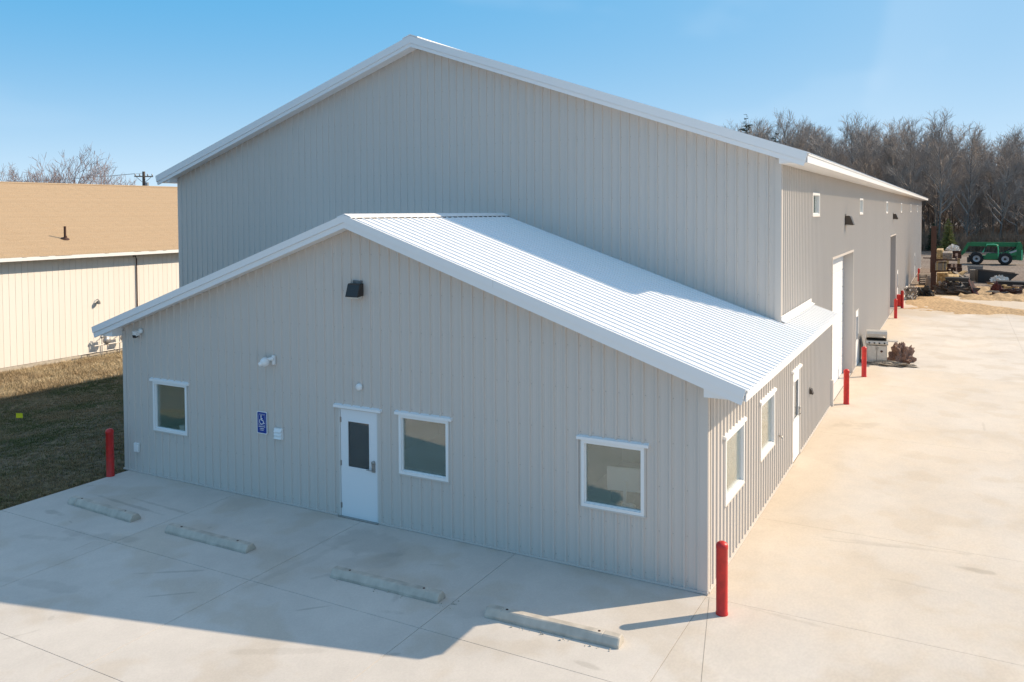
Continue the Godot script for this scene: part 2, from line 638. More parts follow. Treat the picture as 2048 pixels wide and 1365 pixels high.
# tall forest tree: returns [trunk mesh, crown mesh]
func bare_tree(sd: int, height: float, spread: float, start: float, laterals: int, twig: float) -> Array:
	var r := RandomNumberGenerator.new()
	r.seed = sd
	var ts := mb()
	var cs := mb()
	var pts := limb(ts, Vector3(0, -0.3, 0), Vector3(r.randf_range(-0.04, 0.04), 1, r.randf_range(-0.04, 0.04)), height * 0.84, height * 0.0078, 0.025, 6, 9, 0.045, 0.02, r)
	for i in laterals:
		var f := start + (0.97 - start) * pow((i + r.randf()) / laterals, 0.85)
		var k := f * 9.0
		var i0 := mini(int(k), 8)
		var p: Vector3 = pts[i0].lerp(pts[i0 + 1], k - i0)
		var axis: Vector3 = (pts[i0 + 1] - pts[i0]).normalized()
		var tilt := lerpf(0.95, 0.5, f) + r.randf_range(-0.2, 0.2)
		var d: Vector3 = axis * cos(tilt) + perp(axis, r.randf() * TAU) * sin(tilt)
		var ln := spread * (1.12 - 0.62 * pow(f, 2.2)) * r.randf_range(0.6, 1.15)
		var lp := limb(cs, p, d, ln, 0.012 * height * (1.05 - f) * 0.5 + 0.03, 0.018, 4, 4, 0.13, 0.09, r)
		for j in 10:
			var g := r.randf_range(0.15, 1.0) * 4.0
			var j0 := mini(int(g), 3)
			var p2: Vector3 = lp[j0].lerp(lp[j0 + 1], g - j0)
			var a2: Vector3 = (lp[j0 + 1] - lp[j0]).normalized()
			var d2 := a2 * cos(0.7) + perp(a2, r.randf() * TAU) * sin(0.7) + Vector3(0, 0.2, 0)
			var l2 := ln * r.randf_range(0.22, 0.48)
			var sp := limb(cs, p2, d2.normalized(), l2, 0.020, 0.010, 3, 2, 0.16, 0.08, r)
			for m in 5:
				var e := r.randf_range(0.2, 1.0) * 2.0
				var m0 := mini(int(e), 1)
				var p3: Vector3 = sp[m0].lerp(sp[m0 + 1], e - m0)
				var a3: Vector3 = (sp[m0 + 1] - sp[m0]).normalized()
				var d3 := a3 * cos(0.6) + perp(a3, r.randf() * TAU) * sin(0.6) + Vector3(0, 0.15, 0)
				limb(cs, p3, d3.normalized(), l2 * r.randf_range(0.35, 0.8), twig, twig * 0.55, 3, 1, 0.1, 0.0, r)
	return [mesh_of(ts), mesh_of(cs)]

# low wide tree, forks near the ground
func spreading_tree(sd: int, height: float) -> Array:
	var r := RandomNumberGenerator.new()
	r.seed = sd
	var ts := mb()
	var cs := mb()
	limb(ts, Vector3(0, -0.3, 0), Vector3(0.02, 1, 0), height * 0.34, 0.26, 0.17, 8, 4, 0.04, 0, r)
	var stack := []
	for i in 6:
		var a := TAU * i / 6.0 + r.randf_range(-0.3, 0.3)
		var t := r.randf_range(0.25, 0.75)
		stack.append([Vector3(0.02, height * r.randf_range(0.26, 0.33), 0), Vector3(cos(a) * sin(t), cos(t), sin(a) * sin(t)), height * r.randf_range(0.3, 0.4), 0.11, 0])
	while not stack.is_empty():
		var b: Array = stack.pop_back()
		var lv: int = b[4]
		var lp := limb(cs, b[0], b[1], b[2], b[3], b[3] * 0.55, 4 if lv < 2 else 3, 3 if lv < 3 else 2, 0.14, 0.06, r)
		if lv < 4:
			var kids: int = [5, 4, 4, 3][lv]
			for k in kids:
				var f := r.randf_range(0.35, 1.0) if k > 0 else 1.0
				var segn := lp.size() - 1
				var g := f * segn
				var i0 := mini(int(g), segn - 1)
				var p: Vector3 = lp[i0].lerp(lp[i0 + 1], g - i0)
				var ax: Vector3 = (lp[i0 + 1] - lp[i0]).normalized()
				var sp := r.randf_range(0.35, 0.8)
				var d := (ax * cos(sp) + perp(ax, r.randf() * TAU) * sin(sp) + Vector3(0, 0.12, 0)).normalized()
				stack.append([p, d, b[2] * r.randf_range(0.45, 0.68), maxf(b[3] * 0.5, 0.016), lv + 1])
	return [mesh_of(ts), mesh_of(cs)]

func conifer(sd: int, height: float, width: float) -> Array:
	var r := RandomNumberGenerator.new()
	r.seed = sd
	var ts := mb()
	var cs := mb()
	tube(ts, [Vector3(0, -0.3, 0), Vector3(0, height * 0.5, 0), Vector3(0, height * 0.98, 0)], [height * 0.016, height * 0.009, 0.01], 7)
	var tiers := 40
	for i in tiers:
		var f := (i + r.randf() * 0.6) / tiers
		var y := height * (0.06 + 0.93 * f)
		var rad := width * pow(1.0 - f, 0.62) * r.randf_range(0.7, 1.1) + 0.12
		var nb := int(lerpf(11, 5, f))
		for k in nb:
			var a := TAU * (k + r.randf()) / nb
			var o := Vector3(cos(a), 0, sin(a))
			var ln := rad * r.randf_range(0.6, 1.15)
			var yy := y + r.randf_range(-1.0, 1.0) * height / 40.0
			var steps := 5
			for s in steps:
				var t := (s + 0.6) / steps
				var c := Vector3(0, yy, 0) + o * ln * t + Vector3(0, 0.12 * ln * sin(t * 2.2) - 0.10 * ln * t, 0)
				var sz := ln * 0.26 * (1.15 - t * 0.5) + 0.05
				for q in 4:
					var dr := (o * 0.9 + Vector3(r.randf_range(-0.9, 0.9), r.randf_range(-0.6, 0.9), r.randf_range(-0.9, 0.9))).normalized()
					var sd2 := perp(dr, r.randf() * TAU) * sz * 0.24
					var tip := c + dr * sz
					for v in [c + sd2, tip, c - sd2]:
						cs.add_vertex(v)
	return [mesh_of(ts), mesh_of(cs)]

func tree_thing(called: String, pair: Array, label: String, at: Vector3, turn: float, bark: Material, leaf: Material, group: String, sc := 1.0, scy := 1.0) -> Node3D:
	var t := thing(called, label, "tree", at, turn, group)
	put("trunk", pair[0], bark, t)
	put("crown", pair[1], leaf, t)
	t.scale = Vector3(sc, sc * scy, sc)
	return t

# ------------------------------------------------------------------ build
func _ready() -> void:
	rng.seed = 4242
	# camera
	var cam := Camera3D.new()
	cam.name = "camera"
	cam.projection = Camera3D.PROJECTION_FRUSTUM
	cam.near = 0.1
	cam.far = 3000.0
	cam.size = 0.1 * 1365.0 / 1657.623
	cam.frustum_offset = Vector2(-0.1 * 2.917 / 1657.623, -0.1 * 204.54 / 1657.623)
	cam.position = Vector3(17.129, 5.973, 12.6458)
	cam.rotation_degrees = Vector3(-1.8308, 28.2403, -0.2922)
	add_child(cam)
	cam.current = true
	# sky
	var env := Environment.new()
	var skm := PanoramaSkyMaterial.new()
	skm.panorama = ImageTexture.create_from_image(sky_image())
	skm.energy_multiplier = 0.98
	var sky := Sky.new()
	sky.sky_material = skm
	env.background_mode = Environment.BG_SKY
	env.sky = sky
	env.background_energy_multiplier = 1.0
	env.tonemap_mode = Environment.TONE_MAPPER_LINEAR
	env.tonemap_exposure = 1.2
	env.sdfgi_enabled = true
	env.ssao_enabled = true
	env.ssil_enabled = true
	var we := WorldEnvironment.new()
	we.name = "world_environment"
	we.environment = env
	add_child(we)
	# sun: from behind on the right, 34 degrees high
	var sun := DirectionalLight3D.new()
	sun.name = "sun"
	sun.light_color = Color(1.0, 0.915, 0.80)
	sun.light_energy = 1.6
	sun.light_angular_distance = 0.53
	sun.shadow_enabled = true
	add_child(sun)
	sun.look_at_from_position(Vector3(1.064, 1.0, -0.99) * 50.0, Vector3.ZERO, Vector3.UP)

	make_materials()
	make_ground()
	print("ground")
	make_office()
	make_warehouse()
	print("buildings")
	make_fixtures()
	make_neighbour()
	make_lot_things()
	print("lot")
	make_yard()
	print("yard")
	make_woods()
	make_grass()
	print("done")

func make_materials() -> void:
	var soft := noise_tex(3, 0.02, 0.90, 1.0, 256, 4)
	var fine := noise_tex(4, 0.05, 0.72, 1.0, 256, 5)
	mats.soft = soft
	mats.fine = fine
	mats.wall = mat(0.585, 0.54, 0.495, 0.40)
	mats.wall_b = mat(0.580, 0.535, 0.490, 0.42)
	mats.wall_c = mat(0.589, 0.544, 0.499, 0.39)
	mats.white = mat(0.82, 0.82, 0.82, 0.4)
	mats.roof = mat(0.84, 0.84, 0.84, 0.38)
	mats.vinyl = mat(0.82, 0.82, 0.81, 0.35)
	mats.door = mat(0.78, 0.79, 0.80, 0.45)
	mats.frame = mat(0.62, 0.60, 0.57, 0.45)
	mats.screw = mat(0.40, 0.37, 0.34, 0.5)
	mats.steel = mat(0.36, 0.35, 0.33, 0.35, 0.8)
	mats.dark = mat(0.025, 0.023, 0.022, 0.45)
	mats.bronze = mat(0.035, 0.028, 0.024, 0.4)
	mats.lens = mat(0.62, 0.60, 0.55, 0.3)
	var g := mat(0.30, 0.50, 0.40, 0.03)
	g.transparency = BaseMaterial3D.TRANSPARENCY_ALPHA
	g.albedo_color.a = 0.05
	g.metallic_specular = 1.0
	mats.glass = g
	var gd := mat(0.10, 0.12, 0.12, 0.03)
	gd.transparency = BaseMaterial3D.TRANSPARENCY_ALPHA
	gd.albedo_color.a = 0.3
	gd.metallic_specular = 0.9
	mats.glass_dark = gd
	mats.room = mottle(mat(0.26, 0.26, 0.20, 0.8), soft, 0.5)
	mats.room_floor = mottle(mat(0.16, 0.15, 0.13, 0.7), fine, 0.8)
	mats.red = mottle(mat(0.72, 0.026, 0.022, 0.42), noise_tex(8, 0.03, 0.78, 1.0, 256, 5), 0.8)
	mats.curb = mottle(mat(0.60, 0.545, 0.465, 0.9), noise_tex(9, 0.02, 0.80, 1.0, 256, 6), 0.7)
	mats.joint = mat(0.22, 0.20, 0.17, 0.95)
	mats.bark = mottle(mat(0.23, 0.195, 0.17, 0.95), fine, 0.5)
	mats.twig = mat(0.40, 0.345, 0.305, 0.95)
	mats.brush = mat(0.30, 0.20, 0.135, 0.95)
	mats.pale_bark = mottle(mat(0.33, 0.30, 0.27, 0.95), fine, 0.5)
	mats.pale_twig = mat(0.34, 0.27, 0.265, 0.95)
	mats.needle = mat(0.045, 0.062, 0.030, 0.85)
	mats.needle_gold = mat(0.22, 0.22, 0.065, 0.85)
	mats.needle_gold.backlight = lin(0.2, 0.2, 0.05)
	mats.shingle = mottle(mat(0.60, 0.43, 0.255, 0.95), noise_tex(12, 0.09, 0.72, 1.0, 256, 3), 0.9)
	mats.siding = mat(0.78, 0.745, 0.69, 0.75)
	mats.siding_b = mat(0.768, 0.73, 0.672, 0.75)
	mats.groove = mat(0.34, 0.26, 0.20, 0.9)
	mats.rust = mottle(mat(0.085, 0.038, 0.026, 0.8), fine, 0.8)
	mats.wood = mottle(mat(0.52, 0.36, 0.17, 0.8), fine, 1.1)
	mats.wood_b = mottle(mat(0.60, 0.44, 0.22, 0.8), fine, 1.1)
	mats.wood_grey = mottle(mat(0.34, 0.29, 0.24, 0.9), fine, 1.1)
	mats.black = mottle(mat(0.022, 0.022, 0.023, 0.6), fine, 0.8)
	mats.junk_a = mottle(mat(0.09, 0.068, 0.055, 0.8), fine, 0.8)
	mats.junk_b = mottle(mat(0.30, 0.26, 0.24, 0.7), fine, 0.8)
	mats.junk_red = mottle(mat(0.12, 0.018, 0.02, 0.6), fine, 0.8)
	mats.tarp = mottle(mat(0.42, 0.25, 0.19, 0.8), noise_tex(15, 0.06, 0.5, 1.0), 1.2)
	mats.tarp_grey = mottle(mat(0.48, 0.41, 0.33, 0.8), noise_tex(16, 0.06, 0.5, 1.0), 1.2)
	mats.rag = mat(0.62, 0.60, 0.56, 0.85)
	mats.box_grey = mottle(mat(0.24, 0.235, 0.23, 0.7), fine, 0.7)
	mats.inox = mottle(mat(0.60, 0.56, 0.50, 0.45, 0.2), soft, 1.0)
	mats.green = mottle(mat(0.010, 0.185, 0.062, 0.42), soft, 0.6)
	mats.green_pale = mat(0.08, 0.46, 0.22, 0.45)
	mats.tyre = mottle(mat(0.022, 0.022, 0.023, 0.85), fine, 1.5)
	mats.rim = mat(0.36, 0.38, 0.40, 0.5)
	mats.glassy = mat(0.30, 0.36, 0.38, 0.1)
	mats.sand = mottle(mat(0.70, 0.48, 0.26, 0.97), noise_tex(18, 0.035, 0.62, 1.0, 512, 6), 0.25)
	mats.blue = mat(0.006, 0.045, 0.27, 0.4)
	mats.galv = mat(0.36, 0.37, 0.38, 0.45, 0.5)
	mats.pole = mottle(mat(0.20, 0.165, 0.14, 0.95), fine, 0.6)
	mats.yellow = mat(0.95, 0.80, 0.02, 0.6)

func make_ground() -> void:
	# one sheet to the horizon; colour is turf west of the slab, bare dirt and gravel in the yard, leaf litter under the wood
	var xs := []
	var v := -900.0
	while v < 900.0:
		xs.append(v)
		v += 120.0 if absf(v) > 180 else (30.0 if absf(v) > 60.5 else (1.0 if (v < -24 or v > 30) else 0.5))
	xs.append(900.0)
	var zs := []
	v = -1200.0
	while v < 500.0:
		zs.append(v)
		v += 120.0 if (v < -330 or v > 90) else (15.0 if (v < -180 or v > 40) else 1.0)
	zs.append(500.0)
	var n := FastNoiseLite.new()
	n.seed = 51
	n.frequency = 0.09
	n.fractal_octaves = 5
	var n2 := FastNoiseLite.new()
	n2.seed = 52
	n2.frequency = 0.5
	n2.fractal_octaves = 3
	var st := mb()
	st.set_smooth_group(0)
	var cols := []
	var pos := []
	for z in zs:
		for x in xs:
			var a := n.get_noise_2d(x, z)
			var b := n2.get_noise_2d(x, z)
			var y := land(x, z)
			if x < -0.4 and x > -40.0 and z > -40 and z < 30:
				y += b * 0.03
			var turf := Color(0.135, 0.118, 0.055).lerp(Color(0.27, 0.195, 0.105), clampf(0.5 + a * 1.1 + b * 0.4, 0, 1))
			var dirt := Color(0.34, 0.25, 0.195).lerp(Color(0.42, 0.335, 0.27), clampf(0.5 + a * 1.3 + b * 0.5, 0, 1))
			var litter := Color(0.20, 0.145, 0.10).lerp(Color(0.13, 0.10, 0.075), clampf(0.5 + a * 1.5, 0, 1))
			var c := turf
			if x > 0.0 and z < -20.0:
				c = dirt.lerp(litter, smoothstep(-112.0, -124.0, z + a * 12.0))
			elif x > 24.0:
				c = turf.lerp(dirt, smoothstep(-0.1, 0.15, a))
			cols.append(c)
			pos.append(Vector3(x, y, z))
	var w := xs.size()
	for j in zs.size() - 1:
		for i in w - 1:
			for k in [j * w + i, j * w + i + 1, (j + 1) * w + i + 1, j * w + i, (j + 1) * w + i + 1, (j + 1) * w + i]:
				st.set_color(cols[k])
				st.add_vertex(pos[k])
	var gm := mottle(mat(1, 1, 1, 0.97), noise_tex(53, 0.03, 0.45, 1.0, 512, 6), 0.22)
	gm.vertex_color_use_as_albedo = true
	structure(obj("ground", st, gm))

	# cast concrete: slabs with saw-cut joints over a dark sub-base
	st = mb()
	quad(st, Vector3(0.12, -0.022, -0.1), Vector3(24.1, -0.022, -0.1), Vector3(24.1, -0.022, 17.5), Vector3(0.12, -0.022, 17.5))
	quad(st, Vector3(W - 0.05, -0.022, -52.4), Vector3(24.1, -0.022, -52.4), Vector3(24.1, -0.022, -0.1), Vector3(W - 0.05, -0.022, -0.1))
	var pav := obj("pavement", st, mats.joint)
	structure(pav)
	var fm := mat(1, 1, 1, 0.88)
	fm.albedo_texture = concrete_map(1024, 1024, 0.0, 14.0, 17.6, 0.0, false)
	fm.normal_enabled = true
	var rf := Rect2(0.0, 17.6, 14.0, -17.6)
	var dm := mat(1, 1, 1, 0.88)
	dm.albedo_texture = concrete_map(512, 2048, 13.7, 24.2, 17.6, -52.6, true)
	var rd := Rect2(13.7, 17.6, 10.5, -70.2)
	fm.normal_enabled = false
	var xcut := [0.12, 3.63, 7.01, 10.36, 13.745]
	var zcut := [17.5, 14.6, 11.7, 8.76, 5.86, 2.96, -0.06]
	for i in xcut.size() - 1:
		for j in zcut.size() - 1:
			slab(pav, xcut[i], xcut[i + 1], zcut[j], zcut[j + 1], rf, fm)
	var xd := [13.745, 19.6, 24.1]
	var zd := [17.5, 14.6, 11.7, 8.76, 5.86, 2.96, 0.1]
	var q := 0.1
	while q > -51.0:
		q -= 3.75 if q > -3.0 else 7.2
		zd.append(maxf(q, -52.4))
	for i in xd.size() - 1:
		for j in zd.size() - 1:
			slab(pav, xd[i], xd[i + 1], zd[j], zd[j + 1], rd, dm, 0.0012, 0.0016)
	# the lot goes on behind the camera
	for q2 in [[0.12, 12.0], [12.0, 24.1], [24.1, 40.0]]:
		st = mb()
		bx(st, Vector3((q2[0] + q2[1]) / 2, -0.02, 31.0), Vector3(q2[1] - q2[0] - 0.01, 0.038, 26.9))
		obj("slab", st, mats.curb, pav)
	st = mb()
	bx(st, Vector3(32.05, -0.02, 4.0), Vector3(15.8, 0.038, 27.0))
	obj("slab", st, mats.curb, pav)
	# the diagonal saw cut that leaves the office corner
	st = mb()
	bar(st, Vector3(13.80, 0.0005, 0.12), Vector3(14.42, 0.0005, 2.9), 0.006, 0.003)
	obj("saw_cut", st, mats.joint, pav)

	# low tongue of washed sand across the drive
	st = mb()
	st.set_smooth_group(0)
	var ns := FastNoiseLite.new()
	ns.seed = 61
	ns.frequency = 0.28
	ns.fractal_octaves = 5
	var nx := 90
	var nz := 90
	var hp := []
	for j in nz + 1:
		for i in nx + 1:
			var x := lerpf(14.2, 27.0, float(i) / nx)
			var z := lerpf(-62.0, -39.0, float(j) / nz)
			var e := 1.0 - pow(absf((z + 47.6 - (x - 15.0) * 0.75) / lerpf(5.2, 1.3, clampf((x - 15.0) / 6.0, 0.0, 1.0))), 2.0)
			e = minf(e, (x - 14.3) * 0.9)
			var y := 0.16 * e + ns.get_noise_2d(x, z) * 0.16 + ns.get_noise_2d(x * 4.0, z * 4.0) * 0.05
			if z < -50.0 and x > 17.2:
				y = maxf(y, 0.06 + ns.get_noise_2d(x * 1.7 + 9.0, z) * 0.35 - smoothstep(-58.0, -62.0, z) * 0.4)
			hp.append(Vector3(x, clampf(y, -0.045, 0.4), z))
	for j in nz:
		for i in nx:
			var a: int = j * (nx + 1) + i
			var b := a + nx + 1
			quad(st, hp[a], hp[a + 1], hp[b + 1], hp[b])
	structure(obj("sand", st, mats.sand))

# ------------------------------------------------------------------ office annex
func make_office() -> void:
	var t := thing("office_annex", "low gabled grey steel office with white roof, entrance door and three front windows", "building")
	var holes := [[1.012, 2.114, 1.06, 2.18], [7.876, 8.979, 1.06, 2.18], [11.618, 12.715, 1.06, 2.18], [6.427, 7.387, 0.0, 2.165]]
	var top := func(x: float) -> float: return roof_y(x) - 0.20
	ribbed_wall(t, "front_wall", Vector3.ZERO, 0.0, W, 0.02, top, holes, mats.wall, 0.16, true, true, [W / 2])
	var side := [[1.056, 2.428, 1.06, 2.18], [3.854, 5.227, 1.06, 2.18]]
	var eave := roof_y(W) - 0.28
	ribbed_wall(t, "right_wall", Vector3(W, 0, 0), PI / 2, D - 0.002, 0.02, func(_x): return eave, side, mats.wall, 0.16, true, false)
	ribbed_wall(t, "left_wall", Vector3(0, 0, -D + 0.002), -PI / 2, D - 0.002, -0.25, func(_x): return eave, [], mats.wall, 0.16, false, false)
	window(t, Vector3.ZERO, 0.0, 1.012, 2.114, 1.06, 2.18)
	window(t, Vector3.ZERO, 0.0, 7.876, 8.979, 1.06, 2.18)
	window(t, Vector3.ZERO, 0.0, 11.618, 12.715, 1.06, 2.18)
	man_door(t, Vector3.ZERO, 0.0, 6.427, 7.387, 2.165, true)
	window(t, Vector3(W, 0, 0), PI / 2, 1.056, 2.428, 1.06, 2.18)
	window(t, Vector3(W, 0, 0), PI / 2, 3.854, 5.227, 1.06, 2.18)
	# corner trims and base trim
	for c in [[0.0, -1.0], [W, 1.0]]:
		var st := mb()
		var x: float = c[0]
		var s: float = c[1]
		var y1 := roof_y(x) - 0.3
		bx(st, Vector3(x - s * 0.045, y1 / 2, 0.012), Vector3(0.13, y1, 0.026))
		bx(st, Vector3(x + s * 0.012, y1 / 2, -0.065), Vector3(0.026, y1, 0.126))
		obj("corner_trim", st, mats.wall, t)
	var bt := mb()
	bx(bt, Vector3(3.17, 0.022, 0.022), Vector3(6.44, 0.032, 0.038))
	bx(bt, Vector3((7.42 + W + 0.03) / 2, 0.022, 0.022), Vector3(W + 0.03 - 7.42, 0.032, 0.038))
	bx(bt, Vector3(W + 0.022, 0.022, -D / 2 - 0.02), Vector3(0.038, 0.032, D))
	obj("base_trim", bt, mats.wall, t)
	var th := mb()
	bx(th, Vector3(6.907, 0.008, 0.0), Vector3(0.96, 0.016, 0.16))
	obj("threshold", th, mats.steel, t)
	# roof: two decks with ribbed panels
	var dk := 0.10
	var ex := W + OX
	for s in [1.0, -1.0]:
		var st := mb()
		var xe = W / 2 + s * (W / 2 + OX - 0.03)
		var ye := roof_y(xe)
		prism(st, [Vector2(W / 2, HR - 0.025), Vector2(xe, ye - 0.025), Vector2(xe, ye - dk), Vector2(W / 2, HR - dk)], -D + 0.003, OZ - 0.02)
		if s > 0:
			prism(st, [Vector2(W + 0.022, roof_y(W) - 0.025), Vector2(xe, ye - 0.025), Vector2(xe, ye - dk), Vector2(W + 0.022, roof_y(W) - dk)], -PENT + 0.02, -D - 0.003)
		var deck := obj("roof", st, mats.white, t)
		var len := (W / 2 + OX) / cos(atan(M))
		var th2 := atan(M)
		var pent_len := (OX - 0.02) / cos(th2)
		var runs := [[0.0, OZ + D - 0.004, len - 0.004]]
		if s > 0:
			runs.append([OZ + D, OZ + PENT, pent_len])
		var basis: Basis
		var org: Vector3
		if s > 0:
			basis = Basis(Vector3(0, 0, -1), Vector3(-cos(th2), sin(th2), 0), Vector3(sin(th2), cos(th2), 0))
			org = Vector3(ex, roof_y(ex), OZ)
		else:
			basis = Basis(Vector3(0, 0, 1), Vector3(cos(th2), sin(th2), 0), Vector3(-sin(th2), cos(th2), 0))
			org = Vector3(-OX, roof_y(-OX), -D + 0.004)
		for run in runs:
			var q: float = run[0]
			while q < run[1] - 0.01:
				var w := minf(0.9144, run[1] - q)
				var key := "roof%.3f|%.3f" % [w, run[2]]
				if not cache.has(key):
					var ps := mb()
					var ln: float = run[2]
					sheet(ps, rib_points(w, 0.2286, true, 0.019), -0.03, func(_x): return ln, [])
					cache[key] = mesh_of(ps)
				var o := put("roof_panel", cache[key], mats.roof, deck)
				o.transform = Transform3D(basis, org + basis.x * q)
				q += w
	# ridge cap with its dark closure strip
	var rc := mb()
	var z1 := OZ + 0.015
	for s in [1.0, -1.0]:
		prism(rc, [Vector2(W / 2, HR + 0.045), Vector2(W / 2 + s * 0.17, HR + 0.045 - 0.17 * M), Vector2(W / 2 + s * 0.17, HR + 0.028 - 0.17 * M), Vector2(W / 2, HR + 0.03)], -D + 0.004, z1)
	obj("ridge_cap", rc, mats.roof, t)
	var cl := mb()
	bxt(cl, Transform3D(Basis(Vector3(0, 0, 1), -atan(M)), Vector3(W / 2 + 0.15, HR + 0.008 - 0.15 * M, (z1 - D) / 2 - 0.02)), Vector3(0.02, 0.026, D + z1 - 0.06))
	obj("closure_strip", cl, mats.dark, t)
	# rake boards with a stepped trim, eave fascia, soffits
	var fh := 0.225
	for s in [1.0, -1.0]:
		var xe = W / 2 + s * (W / 2 + OX)
		var ye := roof_y(xe)
		var st := mb()
		var off := fh * M * 0.9
		prism(st, [Vector2(W / 2, HR + 0.022), Vector2(xe, ye + 0.022), Vector2(xe - s * off * 0.5, ye - 0.115), Vector2(W / 2, HR - 0.115)], OZ, OZ + 0.034)
		obj("rake_trim", st, mats.white, t)
		st = mb()
		prism(st, [Vector2(W / 2, HR - 0.118), Vector2(xe - s * off * 0.5, ye - 0.118), Vector2(xe - s * off, ye - fh), Vector2(W / 2, HR - fh)], OZ - 0.02, OZ + 0.016)
		obj("rake_board", st, mats.white, t)
		st = mb()
		var xw = W / 2 + s * (W / 2 + 0.03)
		prism(st, [Vector2(W / 2, HR - fh + 0.03), Vector2(xw, roof_y(xw) - fh + 0.03), Vector2(xw, roof_y(xw) - fh + 0.01), Vector2(W / 2, HR - fh + 0.01)], 0.02, OZ - 0.022)
		obj("rake_soffit", st, mats.white, t)
	var sp := mb()
	bx(sp, Vector3(10.12, roof_y(10.12) - 0.045, OZ + 0.0345), Vector3(0.005, 0.13, 0.003))
	obj("trim_splice", sp, mats.frame, t)
	var st2 := mb()
	var fy := roof_y(ex)
	var zb := -PENT
	bx(st2, Vector3(ex - 0.013, fy - 0.09, (OZ + zb) / 2 - 0.012), Vector3(0.022, 0.17, OZ - zb - 0.024))
	bx(st2, Vector3(ex + 0.008, fy - 0.02, (OZ + zb) / 2 - 0.012), Vector3(0.018, 0.05, OZ - zb - 0.024))
	obj("fascia", st2, mats.white, t)
	st2 = mb()
	bx(st2, Vector3((W + 0.022 + ex - 0.026) / 2, fy - 0.166, (OZ - 0.03 + zb) / 2), Vector3(OX - 0.05, 0.012, OZ - 0.03 - zb - 0.01))
	obj("soffit", st2, mats.white, t)
	st2 = mb()
	prism(st2, [Vector2(W + 0.024, fy - 0.158), Vector2(ex - 0.03, fy - 0.158), Vector2(ex - 0.03, fy - 0.105), Vector2(W + 0.024, roof_y(W) - 0.105)], 0.03, OZ - 0.03)
	obj("eave_return", st2, mats.white, t)
	st2 = mb()
	prism(st2, [Vector2(W + 0.024, fy - 0.158), Vector2(ex - 0.03, fy - 0.158), Vector2(ex - 0.03, fy - 0.04), Vector2(W + 0.024, roof_y(W) - 0.03)], zb, zb + 0.018)
	obj("eave_return", st2, mats.white, t)
	st2 = mb()
	bx(st2, Vector3(-OX + 0.013, fy - 0.09, (OZ - D) / 2 - 0.012), Vector3(0.022, 0.17, OZ + D - 0.03))
	obj("fascia", st2, mats.white, t)
	st2 = mb()
	prism(st2, [Vector2(-0.024, fy - 0.158), Vector2(-OX + 0.03, fy - 0.158), Vector2(-OX + 0.03, fy - 0.105), Vector2(-0.024, roof_y(0.0) - 0.105)], -0.3, OZ - 0.03)
	obj("eave_return", st2, mats.white, t)
	st2 = mb()
	bx(st2, Vector3(-OX / 2 - 0.005, fy - 0.166, (OZ - D) / 2 - 0.02), Vector3(OX - 0.05, 0.012, OZ + D - 0.05))
	obj("soffit", st2, mats.white, t)
	st2 = mb()
	# apron flashing where the pent strip meets the warehouse side
	bxt(st2, Transform3D(Basis(Vector3(0, 0, 1), -atan(M) * 1.0), Vector3(W + 0.075, roof_y(W) + 0.01, (-D - PENT) / 2)), Vector3(0.10, 0.016, PENT - D))
	bx(st2, Vector3(W + 0.03, roof_y(W) + 0.06, (-D - PENT) / 2), Vector3(0.016, 0.13, PENT - D))
	obj("apron_flashing", st2, mats.white, t)
	# rooms behind the glass
	st2 = mb()
	bx(st2, Vector3(W / 2, -0.01, -D / 2), Vector3(W - 0.34, 0.06, D - 0.1))
	obj("floor", st2, mats.room_floor, t)
	st2 = mb()
	bx(st2, Vector3(W / 2, 2.72, -D / 2 - 0.02), Vector3(W - 0.34, 0.05, D - 0.34))
	obj("ceiling", st2, mats.room, t)
	st2 = mb()
	bx(st2, Vector3(W / 2, 1.36, -D + 0.06), Vector3(W - 0.34, 2.66, 0.08))
	bx(st2, Vector3(4.9, 1.36, -D / 2 - 0.04), Vector3(0.1, 2.66, D - 0.44))
	bx(st2, Vector3(10.1, 1.36, -D / 2 - 0.04), Vector3(0.1, 2.66, D - 0.44))
	bx(st2, Vector3(2.4, 1.36, -3.3), Vector3(4.3, 2.66, 0.1))
	obj("partition", st2, mats.room, t)
	for h in holes.slice(0, 3):
		st2 = mb()
		var hx: float = (h[0] + h[1]) / 2
		bx(st2, Vector3(hx, 1.045, -0.13), Vector3(1.2, 0.03, 0.14))
		obj("inner_sill", st2, mats.vinyl, t)
	# small covers screwed to the front
	st2 = mb()
	bx(st2, Vector3(0.43, 0.58, 0.035), Vector3(0.15, 0.2, 0.05))
	bx(st2, Vector3(0.43, 0.58, 0.064), Vector3(0.12, 0.165, 0.012))
	obj("outlet_cover", st2, mats.vinyl, t)
	var vt := mb()
	bx(vt, Vector3(4.84, 1.44, 0.03), Vector3(0.22, 0.23, 0.04))
	var vc := obj("vent_cover", vt, mats.vinyl, t)
	for k in 3:
		vt = mb()
		bxt(vt, Transform3D(Basis(Vector3.RIGHT, -0.5), Vector3(4.84, 1.365 + k * 0.072, 0.062)), Vector3(0.19, 0.068, 0.012))
		obj("flap", vt, mats.vinyl, vc)
	# fascia splice mark and small side fittings
	st2 = mb()
	tube(st2, [Vector3(W + 0.02, 1.09, -6.4 + 0.6), Vector3(W + 0.07, 1.09, -5.8), Vector3(W + 0.09, 1.04, -5.8)], [0.018, 0.018, 0.02], 8)
	obj("spigot", st2, mats.steel, t)

